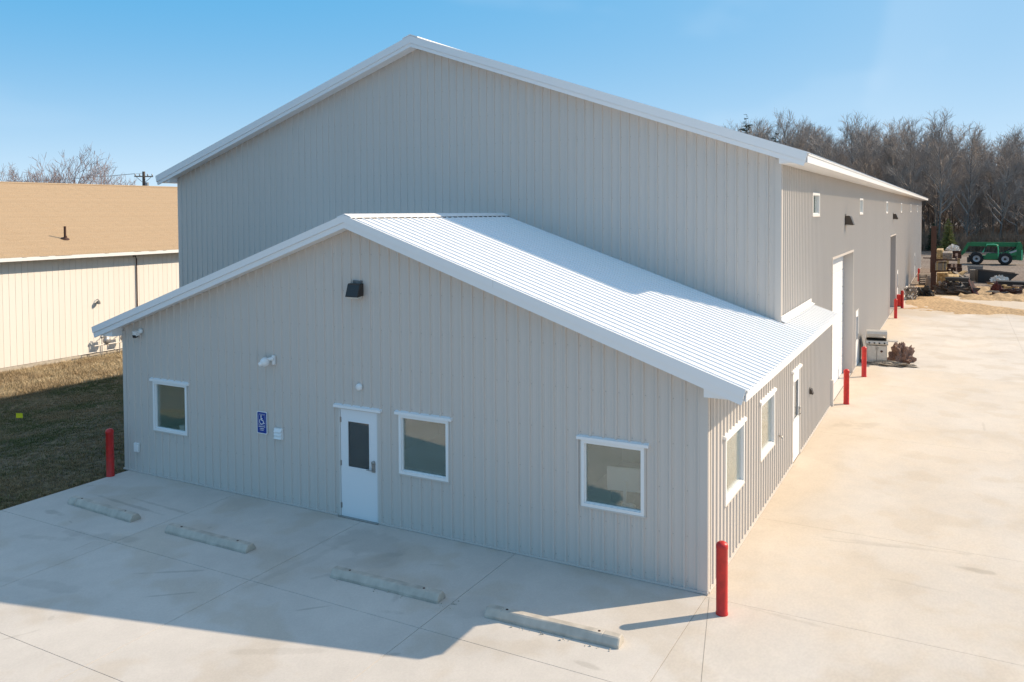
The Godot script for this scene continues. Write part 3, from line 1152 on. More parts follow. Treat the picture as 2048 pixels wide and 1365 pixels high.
# ------------------------------------------------------------------ warehouse
func make_warehouse() -> void:
	var t := thing("warehouse", "tall long grey ribbed steel warehouse with white trim behind the office", "building")
	var width := W - XL
	var top := func(x: float) -> float: return main_y(XL + x) - 0.24
	ribbed_wall(t, "front_wall", Vector3(XL, 0, -D), 0.0, width, -0.3, top, [], mats.wall, 0.2, true, true, [XC - XL])
	var eave := main_y(W) - 0.30
	var holes := []
	var zw := [10.88, 22.66, 36.0, 48.7, 61.3, 73.5]
	for z in zw:
		holes.append([z - 0.615 - D, z + 0.615 - D, 5.83, 6.46])
	var doors := [[7.474, 8.464], [21.02, 22.0], [45.05, 46.05], [69.0, 70.0]]
	for d in doors:
		holes.append([d[0] - D, d[1] - D, 0.0, 2.165])
	var big := [[14.3, 19.95], [38.75, 43.35]]
	for d in big:
		holes.append([d[0] - D, d[1] - D, 0.0, 4.47])
	var at := Vector3(W, 0, -D)
	ribbed_wall(t, "right_wall", at, PI / 2, ZL - D, 0.02, func(_x): return eave, holes, mats.wall, 0.33, false, false)
	var st := mb()
	for i in 1:
		quad(st, Vector3(XL, -1.2, -D), Vector3(XL, eave, -D), Vector3(XL, eave, -ZL), Vector3(XL, -1.2, -ZL))
	obj("left_wall", st, mats.wall, t)
	st = mb()
	prism(st, [Vector2(XL, -1.2), Vector2(W, -0.3), Vector2(W, eave), Vector2(XC, HMR - 0.24), Vector2(XL, eave)], -ZL, -ZL + 0.2)
	obj("rear_wall", st, mats.wall, t)
	for z in zw:
		window(t, at, PI / 2, z - 0.615 - D, z + 0.615 - D, 5.83, 6.46, false, 0.07)
	for i in doors.size():
		man_door(t, at, PI / 2, doors[i][0] - D, doors[i][1] - D, 2.165, i == 0, true)
	# sectional overhead doors set back in their openings
	for i in 2:
		var d: Array = big[i]
		var dm: Material = mats.door if i == 0 else mats.rust
		var zc: float = -(d[0] + d[1]) / 2
		var ln: float = d[1] - d[0]
		st = mb()
		bx(st, Vector3(W - 0.345, 2.235, zc), Vector3(0.012, 4.5, ln + 0.04))
		var od := obj("overhead_door", st, dm, t)
		for k in 7:
			st = mb()
			var y0 := 0.01 + k * 0.638
			prism(st, [Vector2(0, 0), Vector2(0.03, 0.012), Vector2(0.03, 0.30), Vector2(0.022, 0.31), Vector2(0.022, 0.325), Vector2(0.03, 0.335), Vector2(0.03, 0.618), Vector2(0, 0.63)], zc - ln / 2 + 0.004, zc + ln / 2 - 0.004, Transform3D(Basis(), Vector3(W - 0.338, y0, 0)))
			obj("door_section", st, dm, od)
		st = mb()
		for zz in [-d[0] + 0.03, -d[1] - 0.03]:
			bx(st, Vector3(W + 0.012, 2.25, zz), Vector3(0.04, 4.5, 0.07))
		bx(st, Vector3(W + 0.012, 4.505, zc), Vector3(0.05, 0.07, ln + 0.2))
		obj("jamb_trim", st, mats.wall, t)
	# steel guard at the near jamb
	st = mb()
	bx(st, Vector3(W + 0.05, 0.4, -14.12), Vector3(0.09, 0.8, 0.12))
	obj("jamb_guard", st, mats.frame, t)
	# corner trims
	st = mb()
	var cy0 := roof_y(W) - 0.1
	bx(st, Vector3(W - 0.045, (cy0 + eave) / 2, -D + 0.014), Vector3(0.13, eave - cy0, 0.026))
	bx(st, Vector3(W + 0.013, (cy0 + eave) / 2, -D - 0.06), Vector3(0.026, eave - cy0, 0.122))
	obj("corner_trim", st, mats.wall, t)
	st = mb()
	bx(st, Vector3(XL + 0.045, eave / 2 - 0.3, -D + 0.014), Vector3(0.13, eave + 0.6, 0.026))
	obj("corner_trim", st, mats.wall, t)
	st = mb()
	bx(st, Vector3(W + 0.014, eave / 2, -ZL + 0.05), Vector3(0.03, eave, 0.1))
	obj("corner_trim", st, mats.wall, t)
	# base trim between doors
	st = mb()
	var cuts := [[D, 7.45], [8.49, 14.05], [20.05, 21.0], [22.02, 38.7], [43.4, 45.03], [46.07, 68.98], [70.02, ZL]]
	for c in cuts:
		bx(st, Vector3(W + 0.022, 0.022, -(c[0] + c[1]) / 2), Vector3(0.038, 0.032, c[1] - c[0]))
	obj("base_trim", st, mats.wall, t)
	# roof
	var th := atan(MM)
	var len := (width / 2 + MOX) / cos(th)
	for s in [1.0, -1.0]:
		st = mb()
		var xe = XC + s * (width / 2 + MOX - 0.03)
		var ye := main_y(xe)
		prism(st, [Vector2(XC, HMR - 0.025), Vector2(xe, ye - 0.025), Vector2(xe, ye - 0.1), Vector2(XC, HMR - 0.1)], -ZL - MOZ + 0.02, -D + MOZ - 0.02)
		var deck := obj("roof", st, mats.white, t)
		if s > 0:
			var basis := Basis(Vector3(0, 0, -1), Vector3(-cos(th), sin(th), 0), Vector3(sin(th), cos(th), 0))
			var ps := mb()
			sheet(ps, rib_points(0.9144, 0.2286, false, 0.019), -0.03, func(_x): return len, [])
			var pm := mesh_of(ps)
			for k in 85:
				var o := put("roof_panel", pm, mats.roof, deck)
				o.transform = Transform3D(basis, Vector3(W + MOX, main_y(W + MOX), -D + MOZ) + basis.x * 0.9144 * k)
	st = mb()
	for s in [1.0, -1.0]:
		prism(st, [Vector2(XC, HMR + 0.06), Vector2(XC + s * 0.24, HMR + 0.06 - 0.24 * MM), Vector2(XC + s * 0.24, HMR + 0.03 - 0.24 * MM), Vector2(XC, HMR + 0.03)], -ZL - MOZ, -D + MOZ + 0.03)
	obj("ridge_cap", st, mats.roof, t)
	var fh := 0.27
	var zf := -D + MOZ
	for s in [1.0, -1.0]:
		var xe = XC + s * (width / 2 + MOX)
		var ye := main_y(xe)
		var off := fh * MM * 0.9
		st = mb()
		prism(st, [Vector2(XC, HMR + 0.022), Vector2(xe, ye + 0.022), Vector2(xe - s * off * 0.5, ye - 0.17), Vector2(XC, HMR - 0.17)], zf, zf + 0.03)
		obj("rake_trim", st, mats.white, t)
		st = mb()
		prism(st, [Vector2(XC, HMR - 0.173), Vector2(xe - s * off * 0.5, ye - 0.173), Vector2(xe - s * off, ye - fh), Vector2(XC, HMR - fh)], zf - 0.02, zf + 0.012)
		obj("rake_board", st, mats.white, t)
		st = mb()
		var xw = XC + s * (width / 2 + 0.03)
		prism(st, [Vector2(XC, HMR - fh + 0.03), Vector2(xw, main_y(xw) - fh + 0.03), Vector2(xw, main_y(xw) - fh + 0.01), Vector2(XC, HMR - fh + 0.01)], -D + 0.02, zf - 0.022)
		obj("rake_soffit", st, mats.white, t)
		st = mb()
		bx(st, Vector3(xe - s * 0.013, ye - 0.10, (-D - ZL) / 2), Vector3(0.022, 0.2, ZL - D + 2 * MOZ - 0.06))
		bx(st, Vector3(xe + s * 0.008, ye - 0.02, (-D - ZL) / 2), Vector3(0.018, 0.05, ZL - D + 2 * MOZ - 0.06))
		obj("fascia", st, mats.white, t)
		st = mb()
		bx(st, Vector3(xe - s * (MOX / 2 + 0.005), ye - 0.196, (-D - ZL) / 2), Vector3(MOX - 0.05, 0.012, ZL - D + 2 * MOZ - 0.08))
		obj("soffit", st, mats.white, t)
		st = mb()
		var xa = xe - s * 0.03
		var xb = xe - s * (MOX - 0.024)
		prism(st, [Vector2(xb, ye - 0.188), Vector2(xa, ye - 0.188), Vector2(xa, ye - 0.105), Vector2(xb, main_y(xb) - 0.105)], -D - 0.3, zf - 0.03)
		obj("eave_return", st, mats.white, t)

# ------------------------------------------------------------------ things fixed to the walls, and the office furniture
func wall_pack(at: Vector3, turn: float, label: String, w: float, h: float, dp: float) -> void:
	var t := thing("wall_light", label, "light", at, turn, "wall lights on the steel building")
	var st := mb()
	bx(st, Vector3(0, 0.02, 0.02), Vector3(w * 0.72, h * 1.06, 0.04))
	obj("back_box", st, mats.box_grey, t)
	st = mb()
	prism(st, [Vector2(0.03, h * 0.42), Vector2(dp * 0.55, h * 0.42), Vector2(dp * 0.66, h * 0.34), Vector2(dp, -h * 0.42), Vector2(dp * 0.96, -h * 0.46), Vector2(0.03, -h * 0.40)], -w / 2, w / 2, Transform3D(Basis(Vector3(0, 0, 1), Vector3(0, 1, 0), Vector3(1, 0, 0)), Vector3.ZERO))
	obj("housing", st, mats.bronze, t)
	st = mb()
	prism(st, [Vector2(0.05, -h * 0.405), Vector2(dp * 0.95, -h * 0.465), Vector2(dp * 0.86, -h * 0.56), Vector2(0.07, -h * 0.52)], -w * 0.46, w * 0.46, Transform3D(Basis(Vector3(0, 0, 1), Vector3(0, 1, 0), Vector3(1, 0, 0)), Vector3.ZERO))
	obj("lens", st, mats.lens, t)

func make_fixtures() -> void:
	wall_pack(Vector3(6.93, 4.5, 0.0), 0.0, "black wall light under the peak of the office gable", 0.29, 0.29, 0.22)
	wall_pack(Vector3(W, 5.65, -17.5), PI / 2, "dark wall light above the white overhead door", 0.40, 0.36, 0.30)
	wall_pack(Vector3(W, 5.62, -40.9), PI / 2, "dark wall light above the far dark overhead door", 0.40, 0.36, 0.30)
	wall_pack(Vector3(W, 1.26, -9.98), PI / 2, "small black box light beside the office side door", 0.16, 0.16, 0.12)
	# bullet camera by the left eave
	var t := thing("security_camera", "small white camera with black face near the left office corner", "camera", Vector3(0.6, 3.24, 0.02), 0.0, "security cameras")
	var st := mb()
	lathe(st, Transform3D(Basis(Vector3(1, 0, 0), Vector3(0, 0, 1), Vector3(0, -1, 0)), Vector3(0.04, 0.06, 0)), [Vector2(0.06, 0), Vector2(0.06, 0.03), Vector2(0.045, 0.045), Vector2(0, 0.045)], 16)
	obj("mount", st, mats.vinyl, t)
	st = mb()
	bxt(st, Transform3D(Basis(Vector3.RIGHT, 0.15), Vector3(-0.02, 0.01, 0.09)), Vector3(0.11, 0.11, 0.1))
	obj("body", st, mats.vinyl, t)
	st = mb()
	bxt(st, Transform3D(Basis(Vector3.RIGHT, 0.35), Vector3(-0.02, -0.045, 0.1)), Vector3(0.095, 0.06, 0.1))
	obj("lens", st, mats.dark, t)
	# ball camera
	t = thing("security_camera", "round white ball camera on a bracket left of the entrance", "camera", Vector3(4.68, 2.94, 0.02), 0.0, "security cameras")
	st = mb()
	bx(st, Vector3(0.06, 0.02, 0.02), Vector3(0.07, 0.19, 0.04))
	tube(st, [Vector3(0.05, 0.05, 0.03), Vector3(0.0, 0.04, 0.08), Vector3(-0.04, 0.02, 0.12)], [0.04, 0.035, 0.035], 12)
	obj("bracket", st, mats.vinyl, t)
	st = mb()
	var sp := []
	for k in 13:
		var a := -PI / 2 + PI * k / 12.0
		sp.append(Vector2(cos(a) * 0.095, sin(a) * 0.095))
	var cc := Vector3(-0.06, -0.01, 0.15)
	lathe(st, Transform3D(Basis(), cc), sp, 20)
	obj("ball", st, mats.vinyl, t)
	st = mb()
	var ld := Vector3(-0.55, -0.42, 0.72).normalized()
	var lx := Vector3.UP.cross(ld).normalized()
	var lt := Transform3D(Basis(lx, ld, lx.cross(ld)), cc + ld * 0.07)
	lathe(st, lt, [Vector2(0.05, 0), Vector2(0.046, 0.06), Vector2(0.036, 0.065), Vector2(0.03, 0.05)], 16)
	obj("lens_ring", st, mats.vinyl, t)
	st = mb()
	lathe(st, lt, [Vector2(0.031, 0.054), Vector2(0.0, 0.058)], 16)
	obj("lens", st, mats.glassy, t)
	# round detector over the door
	t = thing("motion_detector", "small round off-white sensor above the entrance door", "sensor", Vector3(6.95, 2.61, 0.02))
	st = mb()
	lathe(st, Transform3D(Basis(Vector3(1, 0, 0), Vector3(0, 0, 1), Vector3(0, -1, 0)), Vector3.ZERO), [Vector2(0.07, 0), Vector2(0.07, 0.03), Vector2(0.055, 0.05), Vector2(0.0, 0.055)], 20)
	obj("cover", st, mats.vinyl, t)
	st = mb()
	bx(st, Vector3(-0.05, 0.0, 0.03), Vector3(0.03, 0.05, 0.04))
	obj("conduit_hub", st, mats.frame, t)
	# parking sign
	t = thing("parking_sign", "blue and white accessible parking sign on the office wall", "sign", Vector3(4.375, 1.615, 0.03))
	var sw := 0.29
	var sh := 0.47
	st = mb()
	prism(st, rounded(sw, sh, 0.035), -0.012, 0.0)
	obj("plate", st, mats.vinyl, t)
	st = mb()
	prism(st, rounded(sw - 0.034, sh - 0.034, 0.024), 0.0, 0.0015)
	var face := obj("blue_face", st, mats.blue, t)
	st = mb()
	var y0 := 0.155
	bx(st, Vector3(0, 0.178, 0.0025), Vector3(0.17, 0.004, 0.002))
	bx(st, Vector3(0, 0.162, 0.0025), Vector3(0.17, 0.003, 0.002))
	bx(st, Vector3(0, -0.048, 0.0025), Vector3(0.185, 0.004, 0.002))
	for sx in [-0.092, 0.092]:
		bx(st, Vector3(sx, 0.057, 0.0025), Vector3(0.003, 0.207, 0.002))
	# wheelchair emblem
	lathe(st, Transform3D(Basis(Vector3(1, 0, 0), Vector3(0, 0, 1), Vector3(0, -1, 0)), Vector3(-0.022, 0.135, 0.0018)), [Vector2(0.017, 0), Vector2(0.017, 0.002), Vector2(0, 0.002)], 16)
	bar(st, Vector3(-0.022, 0.115, 0.0028), Vector3(-0.018, 0.052, 0.0028), 0.002, 0.02)
	bar(st, Vector3(-0.018, 0.085, 0.0028), Vector3(0.022, 0.085, 0.0028), 0.002, 0.013)
	bar(st, Vector3(-0.022, 0.054, 0.0028), Vector3(0.030, 0.054, 0.0028), 0.002, 0.016)
	bar(st, Vector3(0.028, 0.056, 0.0030), Vector3(0.052, -0.012, 0.0030), 0.002, 0.016)
	bar(st, Vector3(0.048, -0.014, 0.0028), Vector3(0.075, -0.004, 0.0028), 0.002, 0.013)
	var arc := []
	for k in 17:
		var a := deg_to_rad(130.0 + 215.0 * k / 16.0)
		arc.append(Vector3(-0.010 + cos(a) * 0.056, 0.024 + sin(a) * 0.056, 0.0028))
	for k in 16:
		bar(st, arc[k], arc[k + 1], 0.002, 0.014)
	obj("emblem", st, mats.vinyl, face)
	var font := SystemFont.new()
	font.font_names = PackedStringArray(["Droid Sans"])
	font.font_weight = 700
	var rows := [["HANDICAPPED", -0.083, 0.030], ["PARKING", -0.125, 0.030], ["BY PERMIT", -0.158, 0.021]]
	for row in rows:
		var tm := TextMesh.new()
		tm.text = row[0]
		tm.font = font
		tm.font_size = 32
		tm.pixel_size = row[2] / 32.0 * 0.92
		tm.depth = 0.002
		tm.curve_step = 2.0
		put("lettering", tm, mats.vinyl, face, Vector3(0, row[1], 0.0028))
	# desk, screen and chair behind the right-hand window
	t = thing("desk", "pale desk behind the right front office window", "desk", Vector3(11.9, 0.02, -0.75), 0.0, "office desks")
	st = mb()
	bx(st, Vector3(0, 0.735, 0), Vector3(2.2, 0.035, 0.75))
	obj("desk_top", st, mats.junk_b, t)
	for q in [[-1.05, -0.33], [1.05, -0.33], [-1.05, 0.33], [1.05, 0.33]]:
		st = mb()
		bx(st, Vector3(q[0], 0.36, q[1]), Vector3(0.05, 0.715, 0.05))
		obj("leg", st, mats.steel, t)
	dup(t, "pale desk behind the middle front office window", Vector3(8.3, 0.02, -0.75), 0.0)
	t = thing("computer_monitor", "white back of a computer monitor seen through the right front window", "monitor", Vector3(12.15, 0.773, -0.62), 0.18)
	st = mb()
	prism(st, rounded(0.62, 0.40, 0.02), -0.012, 0.018, Transform3D(Basis(), Vector3(0, 0.62, 0)))
	obj("screen", st, mats.rag, t)
	st = mb()
	bx(st, Vector3(0, 0.3, 0.035), Vector3(0.06, 0.6, 0.03))
	obj("stand", st, mats.rag, t)
	st = mb()
	prism(st, rounded(0.26, 0.2, 0.03), 0.0, 0.012, Transform3D(Basis(Vector3.RIGHT, -PI / 2), Vector3(0, 0, 0.02)))
	obj("foot", st, mats.rag, t)
	t = thing("waste_bin", "pale ribbed bucket on the desk below the monitor", "bucket", Vector3(12.3, 0.773, -0.38))
	st = mb()
	lathe(st, Transform3D(), [Vector2(0.0, 0.0), Vector2(0.10, 0.0), Vector2(0.115, 0.26), Vector2(0.122, 0.27), Vector2(0.11, 0.27), Vector2(0.097, 0.01)], 20)
	obj("shell", st, mats.rag, t)
	t = thing("telephone", "black desk telephone on the desk behind the right front window", "telephone", Vector3(11.45, 0.773, -0.42), 0.4)
	st = mb()
	prism(st, [Vector2(-0.1, 0), Vector2(0.1, 0), Vector2(0.1, 0.03), Vector2(-0.1, 0.09)], -0.11, 0.11, Transform3D(Basis(Vector3(0, 0, 1), Vector3(0, 1, 0), Vector3(-1, 0, 0)), Vector3.ZERO))
	obj("base", st, mats.dark, t)
	st = mb()
	tube(st, [Vector3(-0.08, 0.07, 0.1), Vector3(-0.08, 0.105, 0.06), Vector3(-0.08, 0.11, -0.06), Vector3(-0.08, 0.085, -0.1)], [0.028, 0.02, 0.02, 0.028], 8)
	obj("handset", st, mats.dark, t)
	t = thing("office_chair", "black office chair behind the desk in the right office room", "chair", Vector3(11.75, 0.02, -1.55), 0.3)
	st = mb()
	bx(st, Vector3(0, 0.48, 0), Vector3(0.5, 0.08, 0.5))
	obj("seat", st, mats.dark, t)
	st = mb()
	prism(st, rounded(0.46, 0.6, 0.1), -0.04, 0.04, Transform3D(Basis(Vector3.RIGHT, -0.12), Vector3(0, 0.85, -0.26)))
	obj("backrest", st, mats.dark, t)
	st = mb()
	tube(st, [Vector3(0, 0.08, 0), Vector3(0, 0.46, 0)], [0.03], 8)
	for k in 5:
		var a := TAU * k / 5.0
		bar(st, Vector3(0, 0.09, 0), Vector3(cos(a) * 0.3, 0.04, sin(a) * 0.3), 0.04, 0.03)
	obj("base", st, mats.dark, t)
	t = thing("paper_box", "white carton standing on the sill of the left front window", "box", Vector3(1.82, 1.06, -0.13))
	st = mb()
	bx(st, Vector3(0, 0.07, 0), Vector3(0.16, 0.14, 0.1))
	obj("carton", st, mats.rag, t)
	st = mb()
	bx(st, Vector3(0, 0.15, 0), Vector3(0.168, 0.022, 0.108))
	obj("lid", st, mats.rag, t)

func rounded(w: float, h: float, r: float) -> Array:
	var out := []
	for c in [[1, 1, 0], [-1, 1, 1], [-1, -1, 2], [1, -1, 3]]:
		for k in 5:
			var a: float = PI / 2 * (c[2] + k / 4.0)
			out.append(Vector2(c[0] * (w / 2 - r) + cos(a) * r, c[1] * (h / 2 - r) + sin(a) * r))
	return out

# ------------------------------------------------------------------ neighbouring tan building
func make_neighbour() -> void:
	var t := thing("neighbour_building", "cream board-sided building with tan shingle roof on the left", "building", Vector3(TX, LOW, 0))
	var z0 := 6.0
	var z1 := -48.0
	var hw := 4.0 - LOW + 0.05
	var st := mb()
	bx(st, Vector3(-0.1, hw / 2 + 0.1, (z0 + z1) / 2), Vector3(0.17, hw - 0.2, z0 - z1))
	var wall := obj("wall", st, mats.groove, t)
	var bw := 0.2855
	var bmesh := mb()
	bx(bmesh, Vector3(0.0, hw / 2 + 0.11, 0), Vector3(0.026, hw - 0.24, bw - 0.012))
	var bm := mesh_of(bmesh)
	var k := 0
	var z := -4.0
	while z > -25.0:
		put("board", bm, mats.siding if (k * 7) % 5 != 0 else mats.siding_b, wall, Vector3(0.0, 0, z - bw / 2))
		z -= bw
		k += 1
	st = mb()
	bx(st, Vector3(0.0, hw / 2 + 0.11, (z + z1) / 2), Vector3(0.026, hw - 0.24, z - z1))
	bx(st, Vector3(0.0, hw / 2 + 0.11, (z0 - 4.0) / 2 + 0.0), Vector3(0.026, hw - 0.24, z0 + 4.0 - 0.01))
	obj("siding", st, mats.siding, wall)
	st = mb()
	bx(st, Vector3(-0.08, 0.05, (z0 + z1) / 2), Vector3(0.15, 0.34, z0 - z1 + 0.02))
	obj("foundation", st, mats.curb, t)
	# roof: stepped shingle courses
	var rise := 0.333
	var xe := 0.62
	var ye := 4.13 - LOW
	var xr := -10.45
	var run := xe - xr
	st = mb()
	prism(st, [Vector2(xe - 0.02, ye - 0.03), Vector2(xr, ye + run * rise - 0.03), Vector2(xr - run, ye - 0.03), Vector2(xr - run, ye - 0.16), Vector2(xr, ye + run * rise - 0.18), Vector2(xe - 0.02, ye - 0.17)], z1 - 0.4, z0 + 0.4)
	var roof := obj("roof", st, mats.shingle, t)
	var cm := []
	for v in 3:
		var ss := mb()
		var rr := RandomNumberGenerator.new()
		rr.seed = 300 + v
		var c0 := 0.0
		var zz := z0 + 0.4
		var cw := 0.145
		while zz > z1 - 0.4:
			var tabw := rr.randf_range(0.16, 0.5)
			var e := rr.randf_range(0.0, 0.006)
			var ln := cw + (0.02 if rr.randf() < 0.35 else 0.0)
			var zb := maxf(zz - tabw, z1 - 0.4)
			var a := Vector3(c0 + (ln - cw), -(ln - cw) * rise + 0.008 + e, 0)
			var b := Vector3(c0 - cw, cw * rise + 0.001, 0)
			quad(ss, a + Vector3(0, 0, zz), b + Vector3(0, 0, zz), b + Vector3(0, 0, zb), a + Vector3(0, 0, zb))
			quad(ss, a + Vector3(0, -0.012, zz), a + Vector3(0, 0, zz), a + Vector3(0, 0, zb), a + Vector3(0, -0.012, zb))
			zz = zb
			if tabw <= 0.0:
				break
		cm.append(mesh_of(ss))
	var sm := []
	for v in 4:
		var f: float = [1.0, 0.975, 1.02, 0.99][v]
		sm.append(mottle(mat(0.60 * f, 0.43 * f, 0.265 * f, 0.95), mats.shingle.albedo_texture, 0.9))
	var n := int(run / 0.145)
	for i in n:
		var x := xe - i * run / n
		var rg := put("shingle_course", cm[(i * 5 + i / 3) % 3], sm[(i * 7 + i / 4) % 4], roof, Vector3(x, ye + (xe - x) * rise - 0.015, 0))
		rg.scale.x = run / n / 0.145 * 1.0
	st = mb()
	prism(st, [Vector2(xr + 0.16, ye + run * rise - 0.04), Vector2(xr, ye + run * rise + 0.03), Vector2(xr - 0.16, ye + run * rise - 0.04)], z1 - 0.41, z0 + 0.41)
	obj("ridge_cap", st, sm[1], roof)
	st = mb()
	bx(st, Vector3(xe - 0.01, ye - 0.1, (z0 + z1) / 2), Vector3(0.025, 0.16, z0 - z1 + 0.8))
	obj("fascia", st, mats.vinyl, t)
	st = mb()
	bx(st, Vector3(xe / 2 - 0.02, ye - 0.17, (z0 + z1) / 2), Vector3(xe - 0.02, 0.02, z0 - z1 + 0.7))
	obj("soffit", st, mats.siding, t)
	# vent pipe through the roof
	st = mb()
	var vx := -21.0 - TX
	var vy := 4.79 - LOW
	tube(st, [Vector3(vx, vy - 0.1, -12.42), Vector3(vx, vy + 0.62, -12.42)], [0.055], 12)
	var vp := obj("vent_pipe", st, mats.rust, t)
	st = mb()
	lathe(st, Transform3D(Basis(Vector3(0, 0, 1), -atan(rise)), Vector3(vx, vy + 0.01, -12.42)), [Vector2(0.2, 0.0), Vector2(0.19, 0.02), Vector2(0.09, 0.04), Vector2(0.06, 0.15)], 14)
	obj("flashing_boot", st, mats.rust, vp)
	# conduit down the wall
	st = mb()
	tube(st, [Vector3(0.03, 3.86 - LOW, -15.08), Vector3(0.06, 3.86 - LOW, -15.2), Vector3(0.06, 3.7 - LOW, -15.26), Vector3(0.06, 0.2, -15.26)], [0.028], 8)
	obj("conduit", st, mats.rust, t)
	# bracket light
	t = thing("bracket_light", "small dull bell-shaped lamp on the cream board wall", "light", Vector3(TX + 0.02, 1.84, -13.03), PI / 2)
	st = mb()
	lathe(st, Transform3D(Basis(Vector3.RIGHT, 0.5), Vector3(0, -0.08, 0.16)), [Vector2(0.11, -0.08), Vector2(0.07, 0.02), Vector2(0.03, 0.06), Vector2(0, 0.065)], 14)
	obj("shade", st, mats.box_grey, t)
	st = mb()
	tube(st, [Vector3(0, 0.0, 0), Vector3(0, 0.04, 0.1), Vector3(0, -0.02, 0.16)], [0.018], 8)
	obj("arm", st, mats.box_grey, t)
	# gas meters on their manifold
	for i in 3:
		var zz := -13.25 - i * 0.95
		t = thing("gas_meter", ["leftmost grey gas meter at the cream wall", "middle grey gas meter at the cream wall", "gas meter at the cream wall half hidden by the office corner"][i], "meter", Vector3(TX + 0.42, -0.13, zz), PI / 2, "gas meters along the cream wall")
		st = mb()
		lathe(st, Transform3D(Basis(Vector3(1, 0, 0), Vector3(0, 0, 1), Vector3(0, -1, 0)), Vector3(0, 0, -0.1)), [Vector2(0, 0), Vector2(0.15, 0.0), Vector2(0.18, 0.05), Vector2(0.18, 0.15), Vector2(0.15, 0.2), Vector2(0, 0.2)], 18)
		bx(st, Vector3(0, 0.17, 0), Vector3(0.26, 0.12, 0.16))
		obj("body", st, mats.galv, t)
		st = mb()
		bx(st, Vector3(0, 0.17, 0.09), Vector3(0.16, 0.08, 0.03))
		obj("dial", st, mats.vinyl, t)
		st = mb()
		tube(st, [Vector3(-0.1, 0.2, 0), Vector3(-0.1, 0.33, 0), Vector3(-0.2, 0.36, 0), Vector3(-0.26, 0.3, 0), Vector3(-0.26, -0.78, 0)], [0.022], 8)
		tube(st, [Vector3(0.1, 0.2, 0), Vector3(0.1, 0.34, 0), Vector3(0.2, 0.34, -0.1), Vector3(0.2, 0.34, -0.38)], [0.02], 8)
		lathe(st, Transform3D(Basis(Vector3(1, 0, 0), Vector3(0, 0, 1), Vector3(0, -1, 0)), Vector3(-0.26, 0.2, -0.03)), [Vector2(0, 0), Vector2(0.08, 0), Vector2(0.08, 0.05), Vector2(0, 0.06)], 12)
		obj("pipe", st, mats.galv, t)
	t = thing("gas_pipe", "pale horizontal gas pipe on short legs along the cream wall", "pipe", Vector3(TX + 0.42, LOW, 0))
	st = mb()
	tube(st, [Vector3(0, 0.62, -12.6), Vector3(0, 0.62, -16.5)], [0.028], 8)
	tube(st, [Vector3(-0.2, 0.28, -11.9), Vector3(-0.2, 0.28, -16.5)], [0.024], 8)
	obj("run", st, mats.siding, t)
	for zz in [-12.05, -12.9, -14.5, -15.2]:
		st = mb()
		tube(st, [Vector3(-0.2 if zz > -12.5 else 0.0, -0.15, zz), Vector3(-0.2 if zz > -12.5 else 0.0, 0.62 if zz < -12.5 else 0.28, zz)], [0.022], 8)
		obj("leg", st, mats.galv, t)

